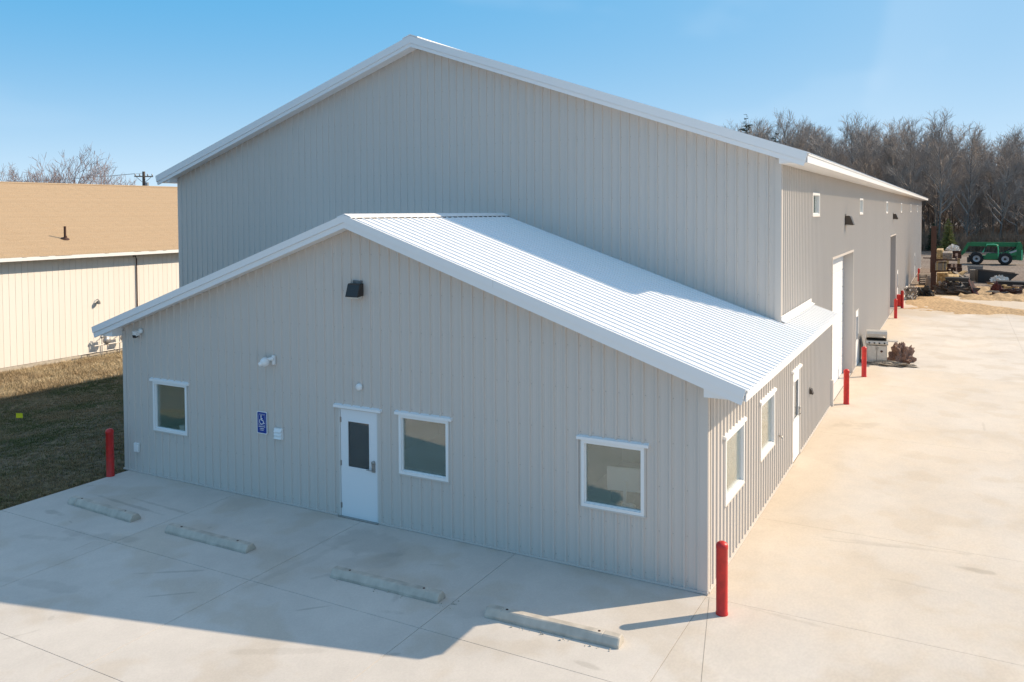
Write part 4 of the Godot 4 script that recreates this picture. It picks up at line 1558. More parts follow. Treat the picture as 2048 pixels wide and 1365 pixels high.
# ------------------------------------------------------------------ wheel stops, bollards, grill
func make_lot_things() -> void:
	var stops := [[2.02, 2.03, -0.045, "concrete wheel stop nearest the lawn and left bollard"], [5.12, 2.11, 0.005, "concrete wheel stop second from the lawn"], [9.14, 2.13, 0.02, "concrete wheel stop below the entrance door and middle window"], [12.06, 2.10, 0.035, "half sunlit concrete wheel stop nearest the right office corner"]]
	for i in stops.size():
		var s: Array = stops[i]
		var t := thing("wheel_stop", s[3], "wheel stop", Vector3(s[0], 0.0, s[1]), s[2], "concrete wheel stops on the parking slab")
		var st := mb()
		var r := RandomNumberGenerator.new()
		r.seed = 900 + i
		# lofted block: sections along x, slightly smaller end blocks, uneven arrises
		var secs := []
		for x in [-1.04, -1.02, -0.80, -0.79, -0.775, -0.5, -0.2, 0.1, 0.4, 0.775, 0.79, 0.80, 1.02, 1.04]:
			var e := 1.0
			if absf(x) > 1.03:
				e = 0.93
			elif absf(x) > 0.78 and absf(x) < 0.795:
				e = 0.96
			var j := func(): return r.randf_range(-0.003, 0.003)
			secs.append([Vector3(x, 0.003, 0.125 * e), Vector3(x, 0.045 * e, 0.123 * e + j.call()), Vector3(x, 0.118 * e + j.call(), 0.072 * e + j.call()), Vector3(x, 0.132 * e + j.call(), 0.052 * e), Vector3(x, 0.132 * e + j.call(), -0.052 * e), Vector3(x, 0.118 * e, -0.072 * e + j.call()), Vector3(x, 0.045 * e, -0.123 * e), Vector3(x, 0.003, -0.125 * e)])
		for a in secs.size() - 1:
			for b in 7:
				quad(st, secs[a][b], secs[a + 1][b], secs[a + 1][b + 1], secs[a][b + 1])
		for e in [0, secs.size() - 1]:
			for b in range(1, 7):
				for v in [secs[e][0], secs[e][b], secs[e][b + 1]]:
					st.add_vertex(v)
		obj("block", st, mats.curb, t)
		for x in [-0.72, 0.72]:
			st = mb()
			lathe(st, Transform3D(Basis(), Vector3(x, 0.126, 0)), [Vector2(0.022, 0.0), Vector2(0.02, 0.010), Vector2(0, 0.011)], 10)
			obj("anchor_pin", st, mats.rust, t)
	# crumbs of concrete broken from the stops
	var cr := mb()
	var rc := RandomNumberGenerator.new()
	rc.seed = 31
	for k in 46:
		var s: Array = stops[2 + (k % 2)]
		var px: float = s[0] + (rc.randf_range(-1.0, 1.0) if k % 4 else rc.randf_range(1.02, 1.35))
		var pz: float = s[1] + (rc.randf_range(0.13, 0.24) if k % 4 else rc.randf_range(-0.15, 0.15))
		var sz := rc.randf_range(0.005, 0.016)
		bxt(cr, Transform3D(Basis(Vector3(rc.randf(), 1, rc.randf()).normalized(), rc.randf() * 6.0), Vector3(px, sz * 0.45, pz)), Vector3(sz * 1.6, sz, sz * 1.2))
	stuff(tag(obj("concrete_crumbs", cr, mats.curb), "pale crumbs of broken concrete beside the wheel stops", "rubble"))
	# bollards
	var b0: Node3D = null
	var bl := [[0.12, 0.50, "red bollard standing in shade at the lawn corner of the office"], [14.1, 0.53, "red bollard at the sunlit front right corner of the office"], [14.14, -14.6, "red bollard at the near side of the white overhead door"], [14.2, -19.4, "red bollard at the far side of the white overhead door"], [14.13, -37.6, "red bollard at the near side of the dark overhead door"], [14.17, -42.95, "red bollard at the far side of the dark overhead door"], [14.25, -64.7, "farthest red bollard near the lumber rack"]]
	for b in bl:
		if b0 == null:
			b0 = thing("bollard", b[2], "bollard", Vector3(b[0], 0, b[1]), 0.0, "red bollards along the building")
			var st := mb()
			var prof := [Vector2(0.090, 0.0), Vector2(0.090, 0.03), Vector2(0.0845, 0.04)]
			prof.append_array([Vector2(0.0845, 0.98), Vector2(0.088, 0.985), Vector2(0.088, 1.03)])
			for k in 7:
				var a := PI / 2 * k / 6.0
				prof.append(Vector2(0.088 * cos(a), 1.03 + 0.065 * sin(a)))
			lathe(st, Transform3D(), prof, 28)
			obj("sleeve", st, mats.red, b0)
		else:
			dup(b0, b[2], Vector3(b[0], 0, b[1]), 0.0)
	# red fuel cabinet behind the far bollards
	var t := thing("red_cabinet", "low red steel box against the wall beyond the dark overhead door", "box", Vector3(13.93, 0.0, -44.0))
	var st := mb()
	bx(st, Vector3(0, 0.39, 0), Vector3(0.24, 0.68, 0.4))
	obj("case", st, mats.red, t)
	st = mb()
	bx(st, Vector3(0, 0.025, 0), Vector3(0.22, 0.05, 0.36))
	obj("plinth", st, mats.junk_red, t)
	# leaning grey board next to the side door
	t = thing("grey_board", "weathered grey board leaning on the wall behind the grill", "board", Vector3(W + 0.03, 0.0, -22.75))
	st = mb()
	bxt(st, Transform3D(Basis(Vector3(0, 0, 1), 0.17), Vector3(0.11, 0.5, 0)), Vector3(0.03, 1.0, 0.85))
	obj("sheet", st, mats.box_grey, t)
	# gas grill
	t = thing("gas_grill", "stainless gas grill with raised hood beside the white overhead door", "grill", Vector3(14.36, 0.0, -22.55), 0.12)
	st = mb()
	bx(st, Vector3(0, 0.10, 0), Vector3(0.74, 0.05, 0.5))
	bx(st, Vector3(-0.35, 0.42, 0), Vector3(0.03, 0.6, 0.48))
	bx(st, Vector3(0.35, 0.42, 0), Vector3(0.03, 0.6, 0.48))
	bx(st, Vector3(0, 0.42, -0.23), Vector3(0.67, 0.6, 0.02))
	obj("cabinet", st, mats.inox, t)
	for s in [-1, 1]:
		st = mb()
		bx(st, Vector3(s * 0.17, 0.42, 0.245), Vector3(0.325, 0.58, 0.02))
		var dr := obj("cabinet_door", st, mats.inox, t)
		st = mb()
		tube(st, [Vector3(s * 0.04, 0.55, 0.275), Vector3(s * 0.04, 0.68, 0.275)], [0.01], 6)
		obj("handle", st, mats.steel, dr)
	st = mb()
	lathe(st, Transform3D(Basis(Vector3(1, 0, 0), Vector3(0, 0, 1), Vector3(0, -1, 0)), Vector3(0.17, 0.5, 0.256)), [Vector2(0.045, 0), Vector2(0.04, 0.015), Vector2(0, 0.016)], 14)
	obj("gauge", st, mats.rust, t)
	st = mb()
	prism(st, [Vector2(-0.25, 0.74), Vector2(0.27, 0.74), Vector2(0.31, 0.80), Vector2(0.28, 0.90), Vector2(-0.25, 0.92)], -0.4, 0.4, Transform3D(Basis(Vector3(0, 0, 1), Vector3(0, 1, 0), Vector3(-1, 0, 0)), Vector3.ZERO))
	obj("firebox", st, mats.inox, t)
	for k in 4:
		st = mb()
		lathe(st, Transform3D(Basis(Vector3(1, 0, 0), Vector3(0, 0, 1), Vector3(0, -1, 0)), Vector3(-0.27 + k * 0.18, 0.82, 0.295)), [Vector2(0.032, 0), Vector2(0.028, 0.035), Vector2(0, 0.037)], 10)
		obj("knob", st, mats.dark, t)
	st = mb()
	bx(st, Vector3(0, 0.925, 0.0), Vector3(0.70, 0.01, 0.46))
	obj("grate", st, mats.dark, t)
	st = mb()
	var hoodp := []
	for k in 8:
		var a := deg_to_rad(200.0 - 24.0 * k)
		hoodp.append(Vector2(-0.02 + cos(a) * 0.27, 1.0 + sin(a) * 0.30))
	hoodp.append(Vector2(0.17, 1.02))
	hoodp.append(Vector2(-0.2, 0.92))
	prism(st, hoodp, -0.37, 0.37, Transform3D(Basis(Vector3(0, 0, 1), Vector3(0, 1, 0), Vector3(-1, 0, 0)), Vector3.ZERO))
	var hd := obj("hood", st, mats.inox, t)
	st = mb()
	tube(st, [Vector3(-0.28, 1.06, 0.25), Vector3(-0.28, 1.06, 0.3), Vector3(0.28, 1.06, 0.3), Vector3(0.28, 1.06, 0.25)], [0.014], 8)
	obj("handle", st, mats.steel, hd)
	st = mb()
	bx(st, Vector3(0.58, 0.9, 0.02), Vector3(0.34, 0.035, 0.46))
	obj("side_shelf", st, mats.inox, t)
	for q in [[-0.33, -0.2], [0.33, -0.2], [-0.33, 0.2], [0.33, 0.2]]:
		st = mb()
		lathe(st, Transform3D(Basis(Vector3(0, 1, 0), Vector3(1, 0, 0), Vector3(0, 0, -1)), Vector3(q[0] - 0.015, 0.04, q[1])), [Vector2(0, 0), Vector2(0.04, 0), Vector2(0.04, 0.03), Vector2(0, 0.03)], 12)
		obj("wheel", st, mats.tyre, t)
	# crumpled tarps beside the grill
	crumple("crumpled_tarp", "heap of crumpled brown tarp beside the grill", Vector3(15.2, 0, -23.3), Vector3(0.42, 0.62, 0.38), 71, mats.tarp)
	crumple("grill_cover", "flattened grey grill cover lying on the concrete before the grill", Vector3(14.95, 0, -22.2), Vector3(0.75, 0.13, 0.3), 72, mats.tarp_grey)
	# marking flag on the lawn
	t = thing("marker_flag", "small yellow utility flag standing in the shaded lawn", "flag", Vector3(-8.9, land(-8.9, -2.7) - 0.02, -2.7))
	st = mb()
	tube(st, [Vector3(0, 0, 0), Vector3(0.01, 0.5, 0)], [0.003], 5)
	obj("wire", st, mats.steel, t)
	st = mb()
	st.set_smooth_group(0)
	for k in 5:
		var xa := 0.004 + k * 0.042
		var za := sin(k * 1.1) * 0.016
		var zb := sin((k + 1) * 1.1) * 0.016
		quad(st, Vector3(xa, 0.35, za), Vector3(xa, 0.5, za), Vector3(xa + 0.042, 0.49 - k * 0.004, zb), Vector3(xa + 0.042, 0.34 - k * 0.004, zb))
	var fl := obj("cloth", st, mats.yellow, t)
	fl.rotation.y = 0.5

func crumple(called: String, label: String, at: Vector3, size: Vector3, sd: int, material: Material) -> Node3D:
	var n := FastNoiseLite.new()
	n.seed = sd
	n.frequency = 1.5
	n.fractal_octaves = 3
	var st := mb()
	st.set_smooth_group(-1)
	var rows := 14
	var cols := 26
	var p := []
	for j in rows + 1:
		var el := PI / 2 * j / rows
		for i in cols + 1:
			var az := TAU * (i % cols) / cols
			var d := Vector3(cos(az) * cos(el), sin(el), sin(az) * cos(el))
			var k := 1.0 + n.get_noise_3d(d.x * 1.4, d.y * 1.4, d.z * 1.4) * 0.75 + absf(n.get_noise_3d(d.x * 3.5 + 7.0, d.y * 3.5, d.z * 3.5)) * 0.4
			p.append(Vector3(d.x * size.x * k, maxf(d.y * size.y * k, 0.0) - 0.01, d.z * size.z * k))
	for j in rows:
		for i in cols:
			var a := j * (cols + 1) + i
			quad(st, p[a], p[a + cols + 1], p[a + cols + 2], p[a + 1])
	var o := obj(called, st, material)
	o.position = at
	tag(o, label, "tarp")
	return o

# ------------------------------------------------------------------ storage yard
func plank_stack(called: String, label: String, at: Vector3, turn: float, nx: int, ny: int, size: Vector3, ms: Array, category := "lumber") -> Node3D:
	var t := thing(called, label, category, at, turn)
	var m := mb()
	bx(m, Vector3.ZERO, size)
	var pm := mesh_of(m)
	var r := RandomNumberGenerator.new()
	r.seed = hash(called + label)
	for j in ny:
		for i in nx:
			var o := put("plank", pm, ms[(i * 3 + j * 5 + (r.randi() % 2)) % ms.size()], t, Vector3((i - (nx - 1) * 0.5) * (size.x + 0.008), (j + 0.5) * (size.y + 0.004), r.randf_range(-0.06, 0.06)))
			o.rotation.y = r.randf_range(-0.006, 0.006)
	return t

func make_yard() -> void:
	var gy := -0.06
	var st := mb()
	# cantilever rack
	var t := thing("storage_rack", "rusty brown steel cantilever rack loaded with beams and lumber", "rack", Vector3(15.5, gy, -57.0))
	for zz in [0.0, -3.2]:
		st = mb()
		bx(st, Vector3(0, 2.4, zz), Vector3(0.30, 4.8, 0.03))
		bx(st, Vector3(0, 2.4, zz + 0.15), Vector3(0.30, 4.8, 0.025))
		bx(st, Vector3(0, 2.4, zz + 0.075), Vector3(0.22, 4.8, 0.1))
		obj("upright", st, mats.rust, t)
		st = mb()
		bx(st, Vector3(0.6, 0.08, zz + 0.07), Vector3(1.9, 0.16, 0.14))
		obj("foot", st, mats.rust, t)
		for y in [1.55, 2.38]:
			st = mb()
			prism(st, [Vector2(0.15, y - 0.16), Vector2(1.75, y - 0.05), Vector2(1.75, y), Vector2(0.15, y)], zz + 0.02, zz + 0.12)
			obj("arm", st, mats.rust, t)
	st = mb()
	bar(st, Vector3(0, 4.2, 0.0), Vector3(0, 0.6, -3.1), 0.05, 0.05)
	obj("brace", st, mats.rust, t)
	var y1 := gy + 1.552
	var y2 := gy + 2.382
	plank_stack("lumber_stack", "row of pale planks on edge on the lower rack arm", Vector3(16.02, y1, -58.4), 0.0, 12, 1, Vector3(0.055, 0.5, 3.8), [mats.wood_b, mats.wood_grey, mats.wood])
	plank_stack("lumber_stack", "grey weathered board stack on the upper rack arm", Vector3(16.45, y2, -58.4), 0.0, 4, 6, Vector3(0.15, 0.075, 3.6), [mats.wood_grey, mats.junk_b])
	plank_stack("lumber_stack", "yellow timber bundle on the upper rack arm beside the upright", Vector3(15.93, y2, -58.6), 0.0, 3, 5, Vector3(0.13, 0.13, 3.4), [mats.wood, mats.wood_b])
	for q in [[16.75, y1, "rusty steel beam lying on the lower rack arm"], [17.0, y1, "outer rusty steel beam lying on the lower rack arm"], [17.05, y2, "rusty steel beam lying on the upper rack arm"]]:
		t = thing("steel_beam", q[2], "beam", Vector3(q[0], q[1], -58.4))
		st = mb()
		for w in [0.012, 0.268]:
			bx(st, Vector3(0, w, 0), Vector3(0.16, 0.024, 4.4))
		obj("flange", st, mats.rust, t)
		st = mb()
		bx(st, Vector3(0, 0.14, 0), Vector3(0.02, 0.232, 4.4))
		obj("web", st, mats.rust, t)
	# long beams stacked across the yard behind the rack
	for k in 5:
		t = thing("steel_beam", ["lowest rusty beam of the cross-laid stack behind the rack", "second rusty beam of the cross-laid stack", "third rusty beam of the cross-laid stack", "fourth rusty beam of the cross-laid stack", "top rusty beam of the cross-laid stack"][k], "beam", Vector3(16.72 - k * 0.03, gy + 0.02 + k * 0.36 + (0.5 if k > 2 else 0.0), -74.0 + k * 0.08), PI / 2 + 0.03 * (k % 2))
		st = mb()
		for w in [0.015, 0.325]:
			bx(st, Vector3(0, w, 0), Vector3(0.3, 0.03, 1.6))
		obj("flange", st, mats.rust, t)
		st = mb()
		bx(st, Vector3(0, 0.17, 0), Vector3(0.025, 0.28, 1.6))
		obj("web", st, mats.rust, t)
	for k in 2:
		t = thing("timber_bearer", ["left timber bearer between the rusty beams", "right timber bearer between the rusty beams"][k], "timber", Vector3(16.3 + k * 0.9, gy + 1.1, -73.8))
		st = mb()
		bx(st, Vector3(0, 0.24, 0), Vector3(0.2, 0.48, 0.5))
		obj("block", st, mats.wood, t)
	t = thing("white_cover", "rumpled white plastic sheet on top of the stacked beams", "sheet", Vector3(16.75, gy + 2.31, -73.75))
	crumple_into(t, "sheet", Vector3(0.5, 0.42, 0.35), 81, mats.rag)
	# yellow lumber and loose boards
	plank_stack("lumber_stack", "yellow timber bundle on the ground behind the rack upright", Vector3(16.05, gy, -63.5), 0.0, 4, 7, Vector3(0.19, 0.14, 3.0), [mats.wood, mats.wood_b])
	plank_stack("lumber_stack", "second yellow timber bundle on the ground with darker ends", Vector3(16.85, gy, -63.8), 0.0, 4, 5, Vector3(0.18, 0.14, 3.0), [mats.wood_b, mats.wood])
	var pr := RandomNumberGenerator.new()
	pr.seed = 21
	t = thing("board_pile", "loose pile of yellow boards leaning crosswise in the yard", "lumber", Vector3(17.1, gy, -67.5))
	for k in 16:
		st = mb()
		var a := Vector3(pr.randf_range(-0.9, -0.2), pr.randf_range(0.4, 0.95), pr.randf_range(-1.2, 0.2))
		var b := Vector3(pr.randf_range(0.2, 1.0), pr.randf_range(0.04, 0.4), pr.randf_range(0.2, 1.4))
		if k % 3 == 0:
			a.x = -a.x
			b.x = -b.x * 0.7
		bar(st, a, b, 0.2, 0.04)
		obj("board", st, [mats.wood, mats.wood_b, mats.wood_grey][k % 3], t)
	st = mb()
	bx(st, Vector3(0.2, 0.2, -0.2), Vector3(1.3, 0.3, 1.6))
	obj("crib", st, mats.wood_grey, t)
	# grey tank
	t = thing("steel_tub", "plain grey sheet-metal tub before the green telehandler", "tub", Vector3(18.62, gy, -78.1))
	st = mb()
	prism(st, [Vector2(-0.58, 0), Vector2(0.56, 0), Vector2(0.64, 0.66), Vector2(-0.68, 0.66)], -0.6, 0.6)
	obj("body", st, mats.box_grey, t)
	st = mb()
	bx(st, Vector3(-0.02, 0.67, 0.6), Vector3(1.36, 0.05, 0.06))
	bx(st, Vector3(-0.02, 0.67, -0.6), Vector3(1.36, 0.05, 0.06))
	obj("rim", st, mats.box_grey, t)
	# black open bin and dark boards sloping from it
	t = thing("scrap_bin", "black open steel bin with sloping side in the yard", "bin", Vector3(19.5, gy, -66.8), 0.12)
	st = mb()
	for s in [-1, 1]:
		prism(st, [Vector2(-0.95, 0), Vector2(1.1, 0), Vector2(1.9, 0.75), Vector2(-0.95, 1.05)], s * 0.7 - 0.03, s * 0.7 + 0.03)
	bx(st, Vector3(-0.95, 0.52, 0), Vector3(0.06, 1.04, 1.34))
	bx(st, Vector3(0.1, 0.04, 0), Vector3(2.0, 0.08, 1.34))
	obj("shell", st, mats.black, t)
	st = mb()
	bar(st, Vector3(-0.98, 1.06, 0.7), Vector3(1.95, 0.77, 0.7), 0.1, 0.06)
	bar(st, Vector3(-0.98, 1.06, -0.7), Vector3(1.95, 0.77, -0.7), 0.1, 0.06)
	obj("rim", st, mats.junk_a, t)
	t = thing("white_rags", "heap of white plastic scraps at the black bin", "scrap", Vector3(20.15, gy, -65.2))
	crumple_into(t, "heap", Vector3(0.65, 0.55, 0.35), 83, mats.rag)
	t = thing("wooden_crate", "small pale wooden crate left of the black bin", "crate", Vector3(18.35, gy, -68.2))
	for k in 5:
		st = mb()
		bx(st, Vector3(0, 0.1 + k * 0.19, 0.3), Vector3(0.62, 0.15, 0.025))
		obj("slat", st, mats.wood_grey, t)
	st = mb()
	bx(st, Vector3(0, 0.47, 0), Vector3(0.58, 0.94, 0.56))
	obj("core", st, mats.wood_grey, t)
	plank_stack("board_stack", "dark weathered boards stacked low at the right of the yard", Vector3(21.5, gy, -61.8), 1.45, 5, 5, Vector3(0.24, 0.1, 3.4), [mats.junk_a, mats.black])
	# dark scrap heap with a trough on top, near the sand
	t = thing("scrap_heap", "dark heap of bent scrap metal under a black trough before the rack", "scrap", Vector3(16.95, gy, -54.4))
	crumple_into(t, "mound", Vector3(1.15, 0.72, 0.7), 85, mats.junk_a)
	st = mb()
	prism(st, [Vector2(-0.45, 0), Vector2(0.95, 0), Vector2(1.0, 0.22), Vector2(-0.5, 0.22)], -0.4, 0.4, Transform3D(Basis(), Vector3(-0.1, 0.98, -0.2)))
	obj("trough", st, mats.black, t)
	var cols := [mats.junk_b, mats.junk_a, mats.rust, mats.junk_b, mats.black, mats.rag]
	for k in 26:
		st = mb()
		var c := Vector3(pr.randf_range(-1.2, 1.0), pr.randf_range(0.05, 0.85), pr.randf_range(0.1, 0.75))
		var q := Basis(Vector3(pr.randf_range(-1, 1), pr.randf_range(-1, 1), pr.randf_range(-1, 1)).normalized(), pr.randf() * 3.0)
		bxt(st, Transform3D(q, c), Vector3(pr.randf_range(0.08, 0.4), pr.randf_range(0.04, 0.16), pr.randf_range(0.06, 0.3)))
		obj("scrap_piece", st, cols[k % 6], t)
	for k in 3:
		st = mb()
		bar(st, Vector3(0.85 + k * 0.12, 1.1 - k * 0.1, -0.3), Vector3(1.25 + k * 0.1, 0.05, 0.5), 0.12, 0.1)
		obj("leaning_beam", st, mats.junk_red if k != 1 else mats.junk_a, t)
	# red-brown scrap lumps
	t = thing("scrap_block", "dark red steel scrap block on the sand", "scrap", Vector3(19.6, gy, -56.2))
	crumple_into(t, "lump", Vector3(0.36, 0.62, 0.35), 87, mats.junk_red)
	t = thing("scrap_block", "low rusty scrap pieces right of the dark red block", "scrap", Vector3(20.55, gy, -56.0))
	crumple_into(t, "lump", Vector3(0.6, 0.36, 0.35), 88, mats.rust)
	for k in 5:
		st = mb()
		bar(st, Vector3(pr.randf_range(-0.7, 0), 0.1, 0.3), Vector3(pr.randf_range(0.1, 0.7), pr.randf_range(0.1, 0.5), 0.0), 0.07, 0.07)
		obj("scrap_piece", st, cols[k], t)
	# firewood at the wall
	t = thing("firewood_stack", "stack of split firewood logs against the warehouse wall", "firewood", Vector3(14.35, 0.0, -48.7))
	for j in 6:
		for i in 5:
			st = mb()
			var rr := pr.randf_range(0.06, 0.085)
			var c := Vector3((i - 2) * 0.155 + (0.07 if j % 2 else 0.0), 0.085 + j * 0.145, pr.randf_range(-0.04, 0.04))
			tube(st, [c + Vector3(0, 0, -0.25), c + Vector3(0, 0, 0.25)], [rr], 7)
			obj("log", st, [mats.junk_b, mats.wood_grey, mats.junk_a, mats.junk_b, mats.wood_grey, mats.rag][pr.randi() % 6], t)
	t = thing("dark_bundle", "dark tarp bundle beside the firewood stack", "tarp", Vector3(15.1, 0.0, -51.4))
	crumple_into(t, "bundle", Vector3(0.5, 0.6, 0.45), 91, mats.black)
	# pallets
	t = thing("pallet_stack", "stack of grey wooden pallets near the farthest bollard", "pallets", Vector3(14.9, gy, -62.2))
	for k in 6:
		st = mb()
		for i in 3:
			bx(st, Vector3((i - 1) * 0.5, 0.05 + k * 0.15, 0), Vector3(0.09, 0.09, 1.0))
		for i in 5:
			bx(st, Vector3(0, 0.107 + k * 0.15, (i - 2) * 0.22), Vector3(1.1, 0.022, 0.14))
		obj("pallet", st, mats.wood_grey if k % 2 else mats.junk_b, t)
	t = thing("white_drum", "pale plastic canister beside the rack upright", "canister", Vector3(15.12, gy, -60.0))
	st = mb()
	lathe(st, Transform3D(), [Vector2(0.2, 0), Vector2(0.22, 0.05), Vector2(0.22, 0.62), Vector2(0.16, 0.76), Vector2(0.07, 0.78), Vector2(0.07, 0.86), Vector2(0, 0.87)], 16)
	obj("body", st, mats.junk_b, t)
	t = thing("timber_post", "short brown timber post with a cross piece past the warehouse corner", "post", Vector3(14.85, gy, -77.0))
	st = mb()
	bx(st, Vector3(0, 0.75, 0), Vector3(0.14, 1.5, 0.14))
	obj("post", st, mats.rust, t)
	st = mb()
	bx(st, Vector3(-0.3, 1.4, 0), Vector3(0.8, 0.1, 0.1))
	obj("cross_piece", st, mats.rust, t)
	# odd timbers and offcuts left about on the sand
	for k in 12:
		t = thing("loose_timber", "short brown timber offcut lying loose on the sand of the yard", "timber", Vector3(pr.randf_range(17.6, 22.5), 0.05, pr.randf_range(-63.5, -54.5)), pr.randf() * PI, "loose timber offcuts in the yard")
		st = mb()
		bx(st, Vector3(0, 0.05, 0), Vector3(pr.randf_range(0.7, 1.8), pr.randf_range(0.08, 0.16), pr.randf_range(0.1, 0.25)))
		obj("balk", st, [mats.wood_grey, mats.rust, mats.wood, mats.junk_a][k % 4], t)
		st = mb()
		bx(st, Vector3(pr.randf_range(-0.3, 0.3), 0.16, 0.0), Vector3(0.22, 0.06, pr.randf_range(0.4, 0.8)))
		obj("cross_piece", st, [mats.junk_a, mats.wood_grey, mats.rust, mats.wood_b][k % 4], t)
	telehandler()

func crumple_into(parent: Node3D, called: String, size: Vector3, sd: int, material: Material) -> void:
	var o := crumple("x" + called, "x", Vector3.ZERO, size, sd, material)
	used["x" + called] = 0
	remove_child(o)
	o.name = called
	for k in ["label", "category"]:
		o.remove_meta(k)
	parent.add_child(o, true)

func telehandler() -> void:
	var t := thing("telehandler", "green telescopic handler parked at the far side of the yard", "telehandler", Vector3(20.3, -0.06, -93.2))
	var st := mb()
	# chassis: front left of the picture (-x)
	prism(st, [Vector2(-2.05, 0.62), Vector2(-1.2, 0.5), Vector2(1.6, 0.5), Vector2(2.75, 0.58), Vector2(2.9, 0.95), Vector2(1.3, 1.05), Vector2(-0.6, 0.98), Vector2(-1.9, 0.95)], -0.55, 0.55)
	obj("chassis", st, mats.green, t)
	for q in [[-1.35, 1.0], [-1.35, -1.0], [1.38, 1.0], [1.38, -1.0]]:
		st = mb()
		var tb := Transform3D(Basis(Vector3(1, 0, 0), Vector3(0, 0, 1), Vector3(0, -1, 0)), Vector3(q[0], 0.67, q[1] - 0.2))
		lathe(st, tb, [Vector2(0.36, 0.0), Vector2(0.56, -0.005), Vector2(0.655, 0.05), Vector2(0.67, 0.1), Vector2(0.67, 0.3), Vector2(0.655, 0.35), Vector2(0.56, 0.405), Vector2(0.36, 0.4)], 28)
		for k in 20:
			var a := TAU * k / 20.0
			bxt(st, tb * Transform3D(Basis(Vector3.UP, -a), Vector3(cos(a) * 0.675, 0.2 + (0.08 if k % 2 else -0.08), sin(a) * 0.675)), Vector3(0.04, 0.2, 0.07))
		var wh := obj("wheel", st, mats.tyre, t)
		st = mb()
		lathe(st, tb, [Vector2(0.37, 0.39), Vector2(0.35, 0.36), Vector2(0.15, 0.33), Vector2(0.0, 0.33)], 24)
		lathe(st, tb, [Vector2(0.0, 0.05), Vector2(0.35, 0.04), Vector2(0.37, 0.01)], 24)
		obj("rim", st, mats.rim, wh)
		st = mb()
		lathe(st, tb, [Vector2(0.13, 0.325), Vector2(0.12, 0.42), Vector2(0, 0.43)], 14)
		obj("hub", st, mats.dark, wh)
	for x in [-1.35, 1.38]:
		st = mb()
		tube(st, [Vector3(x, 0.67, -0.85), Vector3(x, 0.67, 0.85)], [0.12], 10)
		obj("axle", st, mats.dark, t)
	# boom
	st = mb()
	bx(st, Vector3(0.45, 2.22, -0.15), Vector3(4.7, 0.46, 0.4))
	obj("boom", st, mats.green, t)
	st = mb()
	bx(st, Vector3(-1.85, 2.2, -0.15), Vector3(0.7, 0.36, 0.31))
	obj("inner_boom", st, mats.green, t)
	st = mb()
	prism(st, [Vector2(-1.9, 2.4), Vector2(-2.25, 2.36), Vector2(-2.7, 1.5), Vector2(-2.95, 1.15), Vector2(-2.75, 0.95), Vector2(-2.45, 1.25), Vector2(-2.1, 2.0), Vector2(-1.9, 2.02)], -0.3, 0.0)
	obj("boom_head", st, mats.green, t)
	st = mb()
	bx(st, Vector3(-2.95, 0.95, -0.15), Vector3(0.12, 0.75, 1.25))
	for s in [-1, 1]:
		bx(st, Vector3(-3.5, 0.34, -0.15 + s * 0.35), Vector3(1.15, 0.06, 0.13))
		bx(st, Vector3(-2.97, 0.7, -0.15 + s * 0.35), Vector3(0.07, 0.8, 0.13))
	obj("fork_carriage", st, mats.dark, t)
	st = mb()
	tube(st, [Vector3(1.7, 1.2, -0.15), Vector3(2.5, 2.05, -0.15)], [0.09], 10)
	tube(st, [Vector3(0.9, 1.1, -0.15), Vector3(2.1, 1.9, -0.15)], [0.06], 8)
	obj("lift_cylinder", st, mats.dark, t)
	# tower and counterweight
	st = mb()
	prism(st, [Vector2(2.45, 0.55), Vector2(2.95, 0.5), Vector2(3.02, 2.15), Vector2(2.85, 2.5), Vector2(2.6, 2.5), Vector2(2.35, 1.6)], -0.62, 0.62)
	obj("tower", st, mats.green, t)
	st = mb()
	bx(st, Vector3(2.96, 1.1, 0.0), Vector3(0.16, 1.1, 1.5))
	obj("counterweight", st, mats.green_pale, t)
	st = mb()
	prism(st, [Vector2(0.95, 1.06), Vector2(2.4, 1.06), Vector2(2.55, 1.75), Vector2(1.9, 1.5), Vector2(1.0, 1.28)], -1.0, -0.5)
	prism(st, [Vector2(0.95, 1.06), Vector2(2.4, 1.06), Vector2(2.55, 1.75), Vector2(1.9, 1.5), Vector2(1.0, 1.28)], 0.5, 1.02)
	obj("engine_cover", st, mats.green, t)
	st = mb()
	quad(st, Vector3(1.7, 1.42, 1.03), Vector3(2.45, 1.7, 1.03), Vector3(2.42, 1.5, 1.03), Vector3(1.9, 1.28, 1.03))
	bx(st, Vector3(1.5, 1.3, 0.8), Vector3(0.7, 0.02, 0.35))
	obj("panel_trim", st, mats.rim, t)
	# cab: open frame on the near side
	st = mb()
	prism(st, [Vector2(-0.75, 0.6), Vector2(0.75, 0.6), Vector2(0.7, 1.25), Vector2(-0.3, 1.28)], 0.25, 0.95)
	obj("cab_floor", st, mats.green, t)
	st = mb()
	tube(st, [Vector3(0.75, 0.6, 0.9), Vector3(0.72, 1.8, 0.9), Vector3(0.62, 2.16, 0.9), Vector3(0.3, 2.24, 0.9), Vector3(-0.35, 2.2, 0.9), Vector3(-0.75, 1.35, 0.9)], [0.075], 8)
	tube(st, [Vector3(0.75, 0.6, 0.3), Vector3(0.72, 1.8, 0.3), Vector3(0.62, 2.16, 0.3), Vector3(0.3, 2.24, 0.3), Vector3(-0.35, 2.2, 0.3), Vector3(-0.75, 1.35, 0.3)], [0.06], 8)
	bx(st, Vector3(0.72, 1.5, 0.6), Vector3(0.12, 1.2, 0.6))
	bx(st, Vector3(0.1, 2.24, 0.6), Vector3(1.0, 0.05, 0.65))
	obj("cab_frame", st, mats.green_pale, t)
	st = mb()
	bx(st, Vector3(0.3, 1.25, 0.6), Vector3(0.45, 0.12, 0.45))
	bx(st, Vector3(0.52, 1.55, 0.6), Vector3(0.1, 0.55, 0.45))
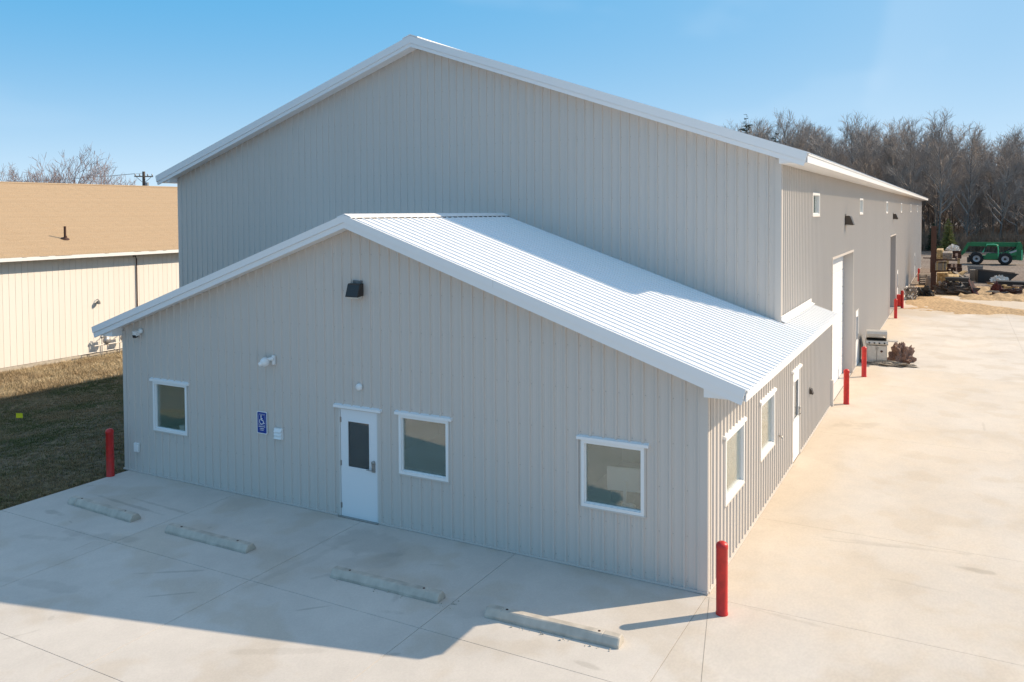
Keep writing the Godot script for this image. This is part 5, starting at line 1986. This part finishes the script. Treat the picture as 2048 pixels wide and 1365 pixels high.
	obj("seat", st, mats.dark, t)
	st = mb()
	bx(st, Vector3(-1.95, 0.75, 0.0), Vector3(0.3, 0.5, 1.7))
	bx(st, Vector3(-2.1, 0.45, 0.85), Vector3(0.3, 0.5, 0.2))
	bx(st, Vector3(-2.1, 0.45, -0.85), Vector3(0.3, 0.5, 0.2))
	obj("stabiliser", st, mats.dark, t)

# ------------------------------------------------------------------ woods and trees
func make_woods() -> void:
	var pairs := []
	var prm := [[501, 21.0, 5.6, 0.28, 40], [502, 19.5, 5.2, 0.24, 40], [503, 22.0, 5.0, 0.33, 38], [504, 17.5, 5.0, 0.18, 38], [505, 20.0, 6.0, 0.26, 42], [506, 13.5, 4.4, 0.12, 36]]
	for q in prm:
		pairs.append(bare_tree(q[0], q[1], q[2], q[3], q[4], 0.0175))
	print("tree meshes")
	var group := "bare trees of the wood behind the yard"
	var proto := []
	var barks := [mats.bark, mats.pale_bark, mats.bark]
	var labels := ["bare grey-brown tree in the leafless wood behind the yard", "bare tree with a pale trunk in the leafless wood"]
	for i in pairs.size():
		for b in 2:
			proto.append([pairs[i], b])
	var first := {}
	var r := RandomNumberGenerator.new()
	r.seed = 612
	var k := 0
	# the front rows one by one: set out on a jittered grid
	for row in 9:
		var z := -128.0 - row * 6.2
		var x := -34.0
		while x < 44.0:
			var px := x + r.randf_range(-1.6, 1.6)
			var pz := z + r.randf_range(-2.4, 2.4)
			x += 3.5 + row * 0.12
			var edge := -128.0 - maxf(0.0, 12.0 - px) * 0.5
			if pz > edge + 1.0:
				continue
			var id := r.randi() % 6
			var pale := 1 if r.randf() < 0.33 else 0
			var key := id * 2 + pale
			var sc := r.randf_range(0.8, 1.06) * (1.18 if px < 6.0 else (0.97 if px > 12.0 else 1.05))
			var scy := r.randf_range(0.82, 1.12)
			if k >= 285:
				continue
			k += 1
			if not first.has(key):
				var t := tree_thing("bare_tree", pairs[id], labels[pale], Vector3(px, -0.1, pz), r.randf() * TAU, mats.pale_bark if pale else mats.bark, mats.twig, group, sc, scy)
				t.set_meta("kindname", "bare_tree")
				first[key] = t
			else:
				dup(first[key], labels[pale], Vector3(px, -0.1, pz), r.randf() * TAU, Vector3(sc, sc * scy, sc))
	# the depth of the wood and its brush as two masses
	var both := ArrayMesh.new()
	both = pairs[4][1]
	var mm := MultiMesh.new()
	mm.transform_format = MultiMesh.TRANSFORM_3D
	mm.mesh = both
	mm.instance_count = 420
	for i in 420:
		var sc := r.randf_range(0.75, 1.0)
		mm.set_instance_transform(i, Transform3D(Basis(Vector3.UP, r.randf() * TAU).scaled(Vector3(sc, sc, sc)), Vector3(r.randf_range(-60, 70), -1.5, r.randf_range(-250, -178))))
	var mi := MultiMeshInstance3D.new()
	mi.name = "far_wood"
	mi.multimesh = mm
	mi.material_override = mats.twig
	add_child(mi)
	stuff(tag(mi, "dense leafless wood far behind the first trees", "wood"))
	# brush: upright whippy stems
	var bs := mb()
	var br := RandomNumberGenerator.new()
	br.seed = 77
	for i in 26:
		var d := Vector3(br.randf_range(-0.35, 0.35), 1.0, br.randf_range(-0.35, 0.35)).normalized()
		var p := Vector3(br.randf_range(-0.9, 0.9), -0.1, br.randf_range(-0.9, 0.9))
		var lp := limb(bs, p, d, br.randf_range(1.2, 3.2), 0.022, 0.010, 3, 3, 0.12, 0.0, br)
		for j in 4:
			var m0 := 1 + j % 2
			limb(bs, lp[m0], (lp[m0 + 1] - lp[m0]).normalized() + perp(d, br.randf() * TAU) * 0.8, br.randf_range(0.4, 1.0), 0.012, 0.007, 3, 1, 0.1, 0.1, br)
	mm = MultiMesh.new()
	mm.transform_format = MultiMesh.TRANSFORM_3D
	mm.mesh = mesh_of(bs)
	mm.instance_count = 1100
	for i in 1100:
		var sc := r.randf_range(0.6, 1.3)
		var px := r.randf_range(-35, 46)
		mm.set_instance_transform(i, Transform3D(Basis(Vector3.UP, r.randf() * TAU).scaled(Vector3(sc, sc, sc)), Vector3(px, -0.1, -124.0 - maxf(0.0, 12.0 - px) * 0.5 - pow(r.randf(), 1.4) * 70.0)))
	mi = MultiMeshInstance3D.new()
	mi.name = "underbrush"
	mi.multimesh = mm
	mi.material_override = mats.brush
	add_child(mi)
	stuff(tag(mi, "leafless underbrush along the foot of the wood", "brush"))
	# evergreens
	var c1 := conifer(71, 23.5, 5.4)
	tree_thing("evergreen_tree", c1, "dark evergreen tree rising just above the warehouse roof edge", Vector3(-16.9, -0.1, -140), 0.4, mats.bark, mats.needle, "evergreens among the bare trees")
	var c2 := conifer(72, 20.3, 3.8)
	tree_thing("evergreen_tree", c2, "smaller dark evergreen right of the roof-edge evergreen", Vector3(-11.9, -0.1, -141), 1.4, mats.bark, mats.needle, "evergreens among the bare trees")
	var c3 := conifer(73, 4.9, 1.1)
	tree_thing("evergreen_tree", c3, "short yellow-green pine at the foot of the wood beside the rack", Vector3(15.95, -0.1, -115), 2.4, mats.bark, mats.needle_gold, "evergreens among the bare trees")
	var c4 := conifer(74, 4.2, 1.0)
	tree_thing("evergreen_tree", c4, "small dark evergreen behind the rack upright", Vector3(13.9, -0.1, -125), 0.0, mats.bark, mats.needle, "evergreens among the bare trees")
	# spreading trees and the utility pole beyond the tan roof
	var s1 := spreading_tree(801, 13.9)
	var s2 := spreading_tree(802, 13.6)
	var far := [[-67.8, -39.9, 0.0, 0.88, s1, "leftmost bare spreading tree beyond the tan roof"], [-66.8, -41.8, 1.3, 1.0, s2, "middle bare spreading tree beyond the tan roof"], [-65.2, -44.3, 2.2, 0.93, s1, "rightmost bare spreading tree beyond the tan roof"]]
	for f in far:
		tree_thing("spreading_tree", f[4], f[5], Vector3(f[0], LOW, f[1]), f[2], mats.pale_bark, mats.pale_twig, "bare trees beyond the tan roof", f[3])
	var t := thing("utility_pole", "timber utility pole with crossarm beyond the tan roof", "utility pole", Vector3(-61.8, LOW, -48.5), 0.9)
	var st := mb()
	tube(st, [Vector3(0, 0, 0), Vector3(0, 11.6, 0)], [0.2, 0.15], 12)
	obj("pole", st, mats.pole, t)
	st = mb()
	bx(st, Vector3(0, 11.05, 0.24), Vector3(1.9, 0.12, 0.1))
	bar(st, Vector3(-0.75, 11.0, 0.2), Vector3(0, 10.3, 0.2), 0.05, 0.05)
	bar(st, Vector3(0.75, 11.0, 0.2), Vector3(0, 10.3, 0.2), 0.05, 0.05)
	obj("crossarm", st, mats.pole, t)
	for x in [-0.85, -0.4, 0.4, 0.85]:
		st = mb()
		lathe(st, Transform3D(Basis(), Vector3(x, 11.11, 0.24)), [Vector2(0.03, 0), Vector2(0.06, 0.06), Vector2(0.09, 0.1), Vector2(0.05, 0.22), Vector2(0, 0.24)], 10)
		obj("insulator", st, mats.galv, t)
	st = mb()
	tube(st, [Vector3(0.3, 9.7, 0.3), Vector3(0.3, 10.4, 0.3)], [0.2], 12)
	obj("transformer", st, mats.galv, t)
	for wk in 2:
		st = mb()
		var wp := []
		for i in 13:
			var f := i / 12.0
			wp.append(Vector3(-62.6 - 40.0 * f, 10.45 + wk * 0.06 - 3.0 * f * (1.0 - f), -48.0 - wk * 0.9 + 12.0 * f))
		tube(st, wp, [0.014], 5)
		tag(obj("overhead_wire", st, mats.dark), ["nearer overhead wire running left from the utility pole", "farther overhead wire running left from the utility pole"][wk], "wire", "overhead wires")

# ------------------------------------------------------------------ grass
func tuft(sd: int, blades: int, h: float, spread: float, w: float) -> ArrayMesh:
	var r := RandomNumberGenerator.new()
	r.seed = sd
	var st := mb()
	for k in blades:
		var a := r.randf() * TAU
		var d := Vector3(cos(a), 0, sin(a))
		var side := Vector3(-d.z, 0, d.x) * w
		var p := Vector3(r.randf_range(-spread, spread), -0.01, r.randf_range(-spread, spread))
		var hh := h * r.randf_range(0.55, 1.15)
		var lean := r.randf_range(0.2, 0.9) * hh
		var m := p + Vector3(0, hh * 0.6, 0) + d * lean * 0.35
		var tip := p + Vector3(0, hh * 0.92, 0) + d * lean
		quad(st, p - side, m - side * 0.7, m + side * 0.7, p + side)
		for v in [m - side * 0.7, tip, m + side * 0.7]:
			st.add_vertex(v)
	return mesh_of(st)

func grass_field(called: String, label: String, mesh: Mesh, count: int, area: Callable, ca: Color, cb: Color, sd: int) -> void:
	var r := RandomNumberGenerator.new()
	r.seed = sd
	var n := FastNoiseLite.new()
	n.seed = sd
	n.frequency = 0.35
	n.fractal_octaves = 3
	var mm := MultiMesh.new()
	mm.transform_format = MultiMesh.TRANSFORM_3D
	mm.use_colors = true
	mm.mesh = mesh
	mm.instance_count = count
	for i in count:
		var p: Vector2 = area.call(r)
		var s := r.randf_range(0.6, 1.3)
		mm.set_instance_transform(i, Transform3D(Basis(Vector3.UP, r.randf() * TAU).scaled(Vector3(s, s * r.randf_range(0.7, 1.2), s)), Vector3(p.x, land(p.x, p.y), p.y)))
		var f := clampf(0.5 + n.get_noise_2d(p.x, p.y) * 1.5 + r.randf_range(-0.4, 0.4), 0, 1)
		mm.set_instance_color(i, ca.lerp(cb, f))
	var m := mat(1, 1, 1, 0.9)
	m.vertex_color_use_as_albedo = true
	var mi := MultiMeshInstance3D.new()
	mi.name = called
	mi.multimesh = mm
	mi.material_override = m
	add_child(mi)
	stuff(tag(mi, label, "grass"))

func make_grass() -> void:
	grass_field("lawn_grass", "short olive winter grass left of the office", tuft(1, 9, 0.07, 0.07, 0.005), 62000, func(r): return Vector2(-pow(r.randf(), 0.8) * 19.3 + 0.08, r.randf_range(-17.0, 5.5)), Color(0.105, 0.115, 0.036), Color(0.27, 0.19, 0.095), 91)
	grass_field("dry_grass", "tall straw-coloured dry grass along the cream wall", tuft(2, 12, 0.19, 0.12, 0.005), 11000, func(r): return Vector2(-19.3 + pow(r.randf(), 1.3) * 5.0, r.randf_range(-19.0, -2.0)), Color(0.52, 0.41, 0.25), Color(0.38, 0.28, 0.16), 92)
	grass_field("lot_edge_grass", "thin dry grass tufts along the slab edge", tuft(3, 8, 0.06, 0.06, 0.005), 9000, func(r): return Vector2(-pow(r.randf(), 2.0) * 3.0 + 0.1, r.randf_range(0.0, 17.0)), Color(0.14, 0.12, 0.05), Color(0.28, 0.20, 0.10), 93)
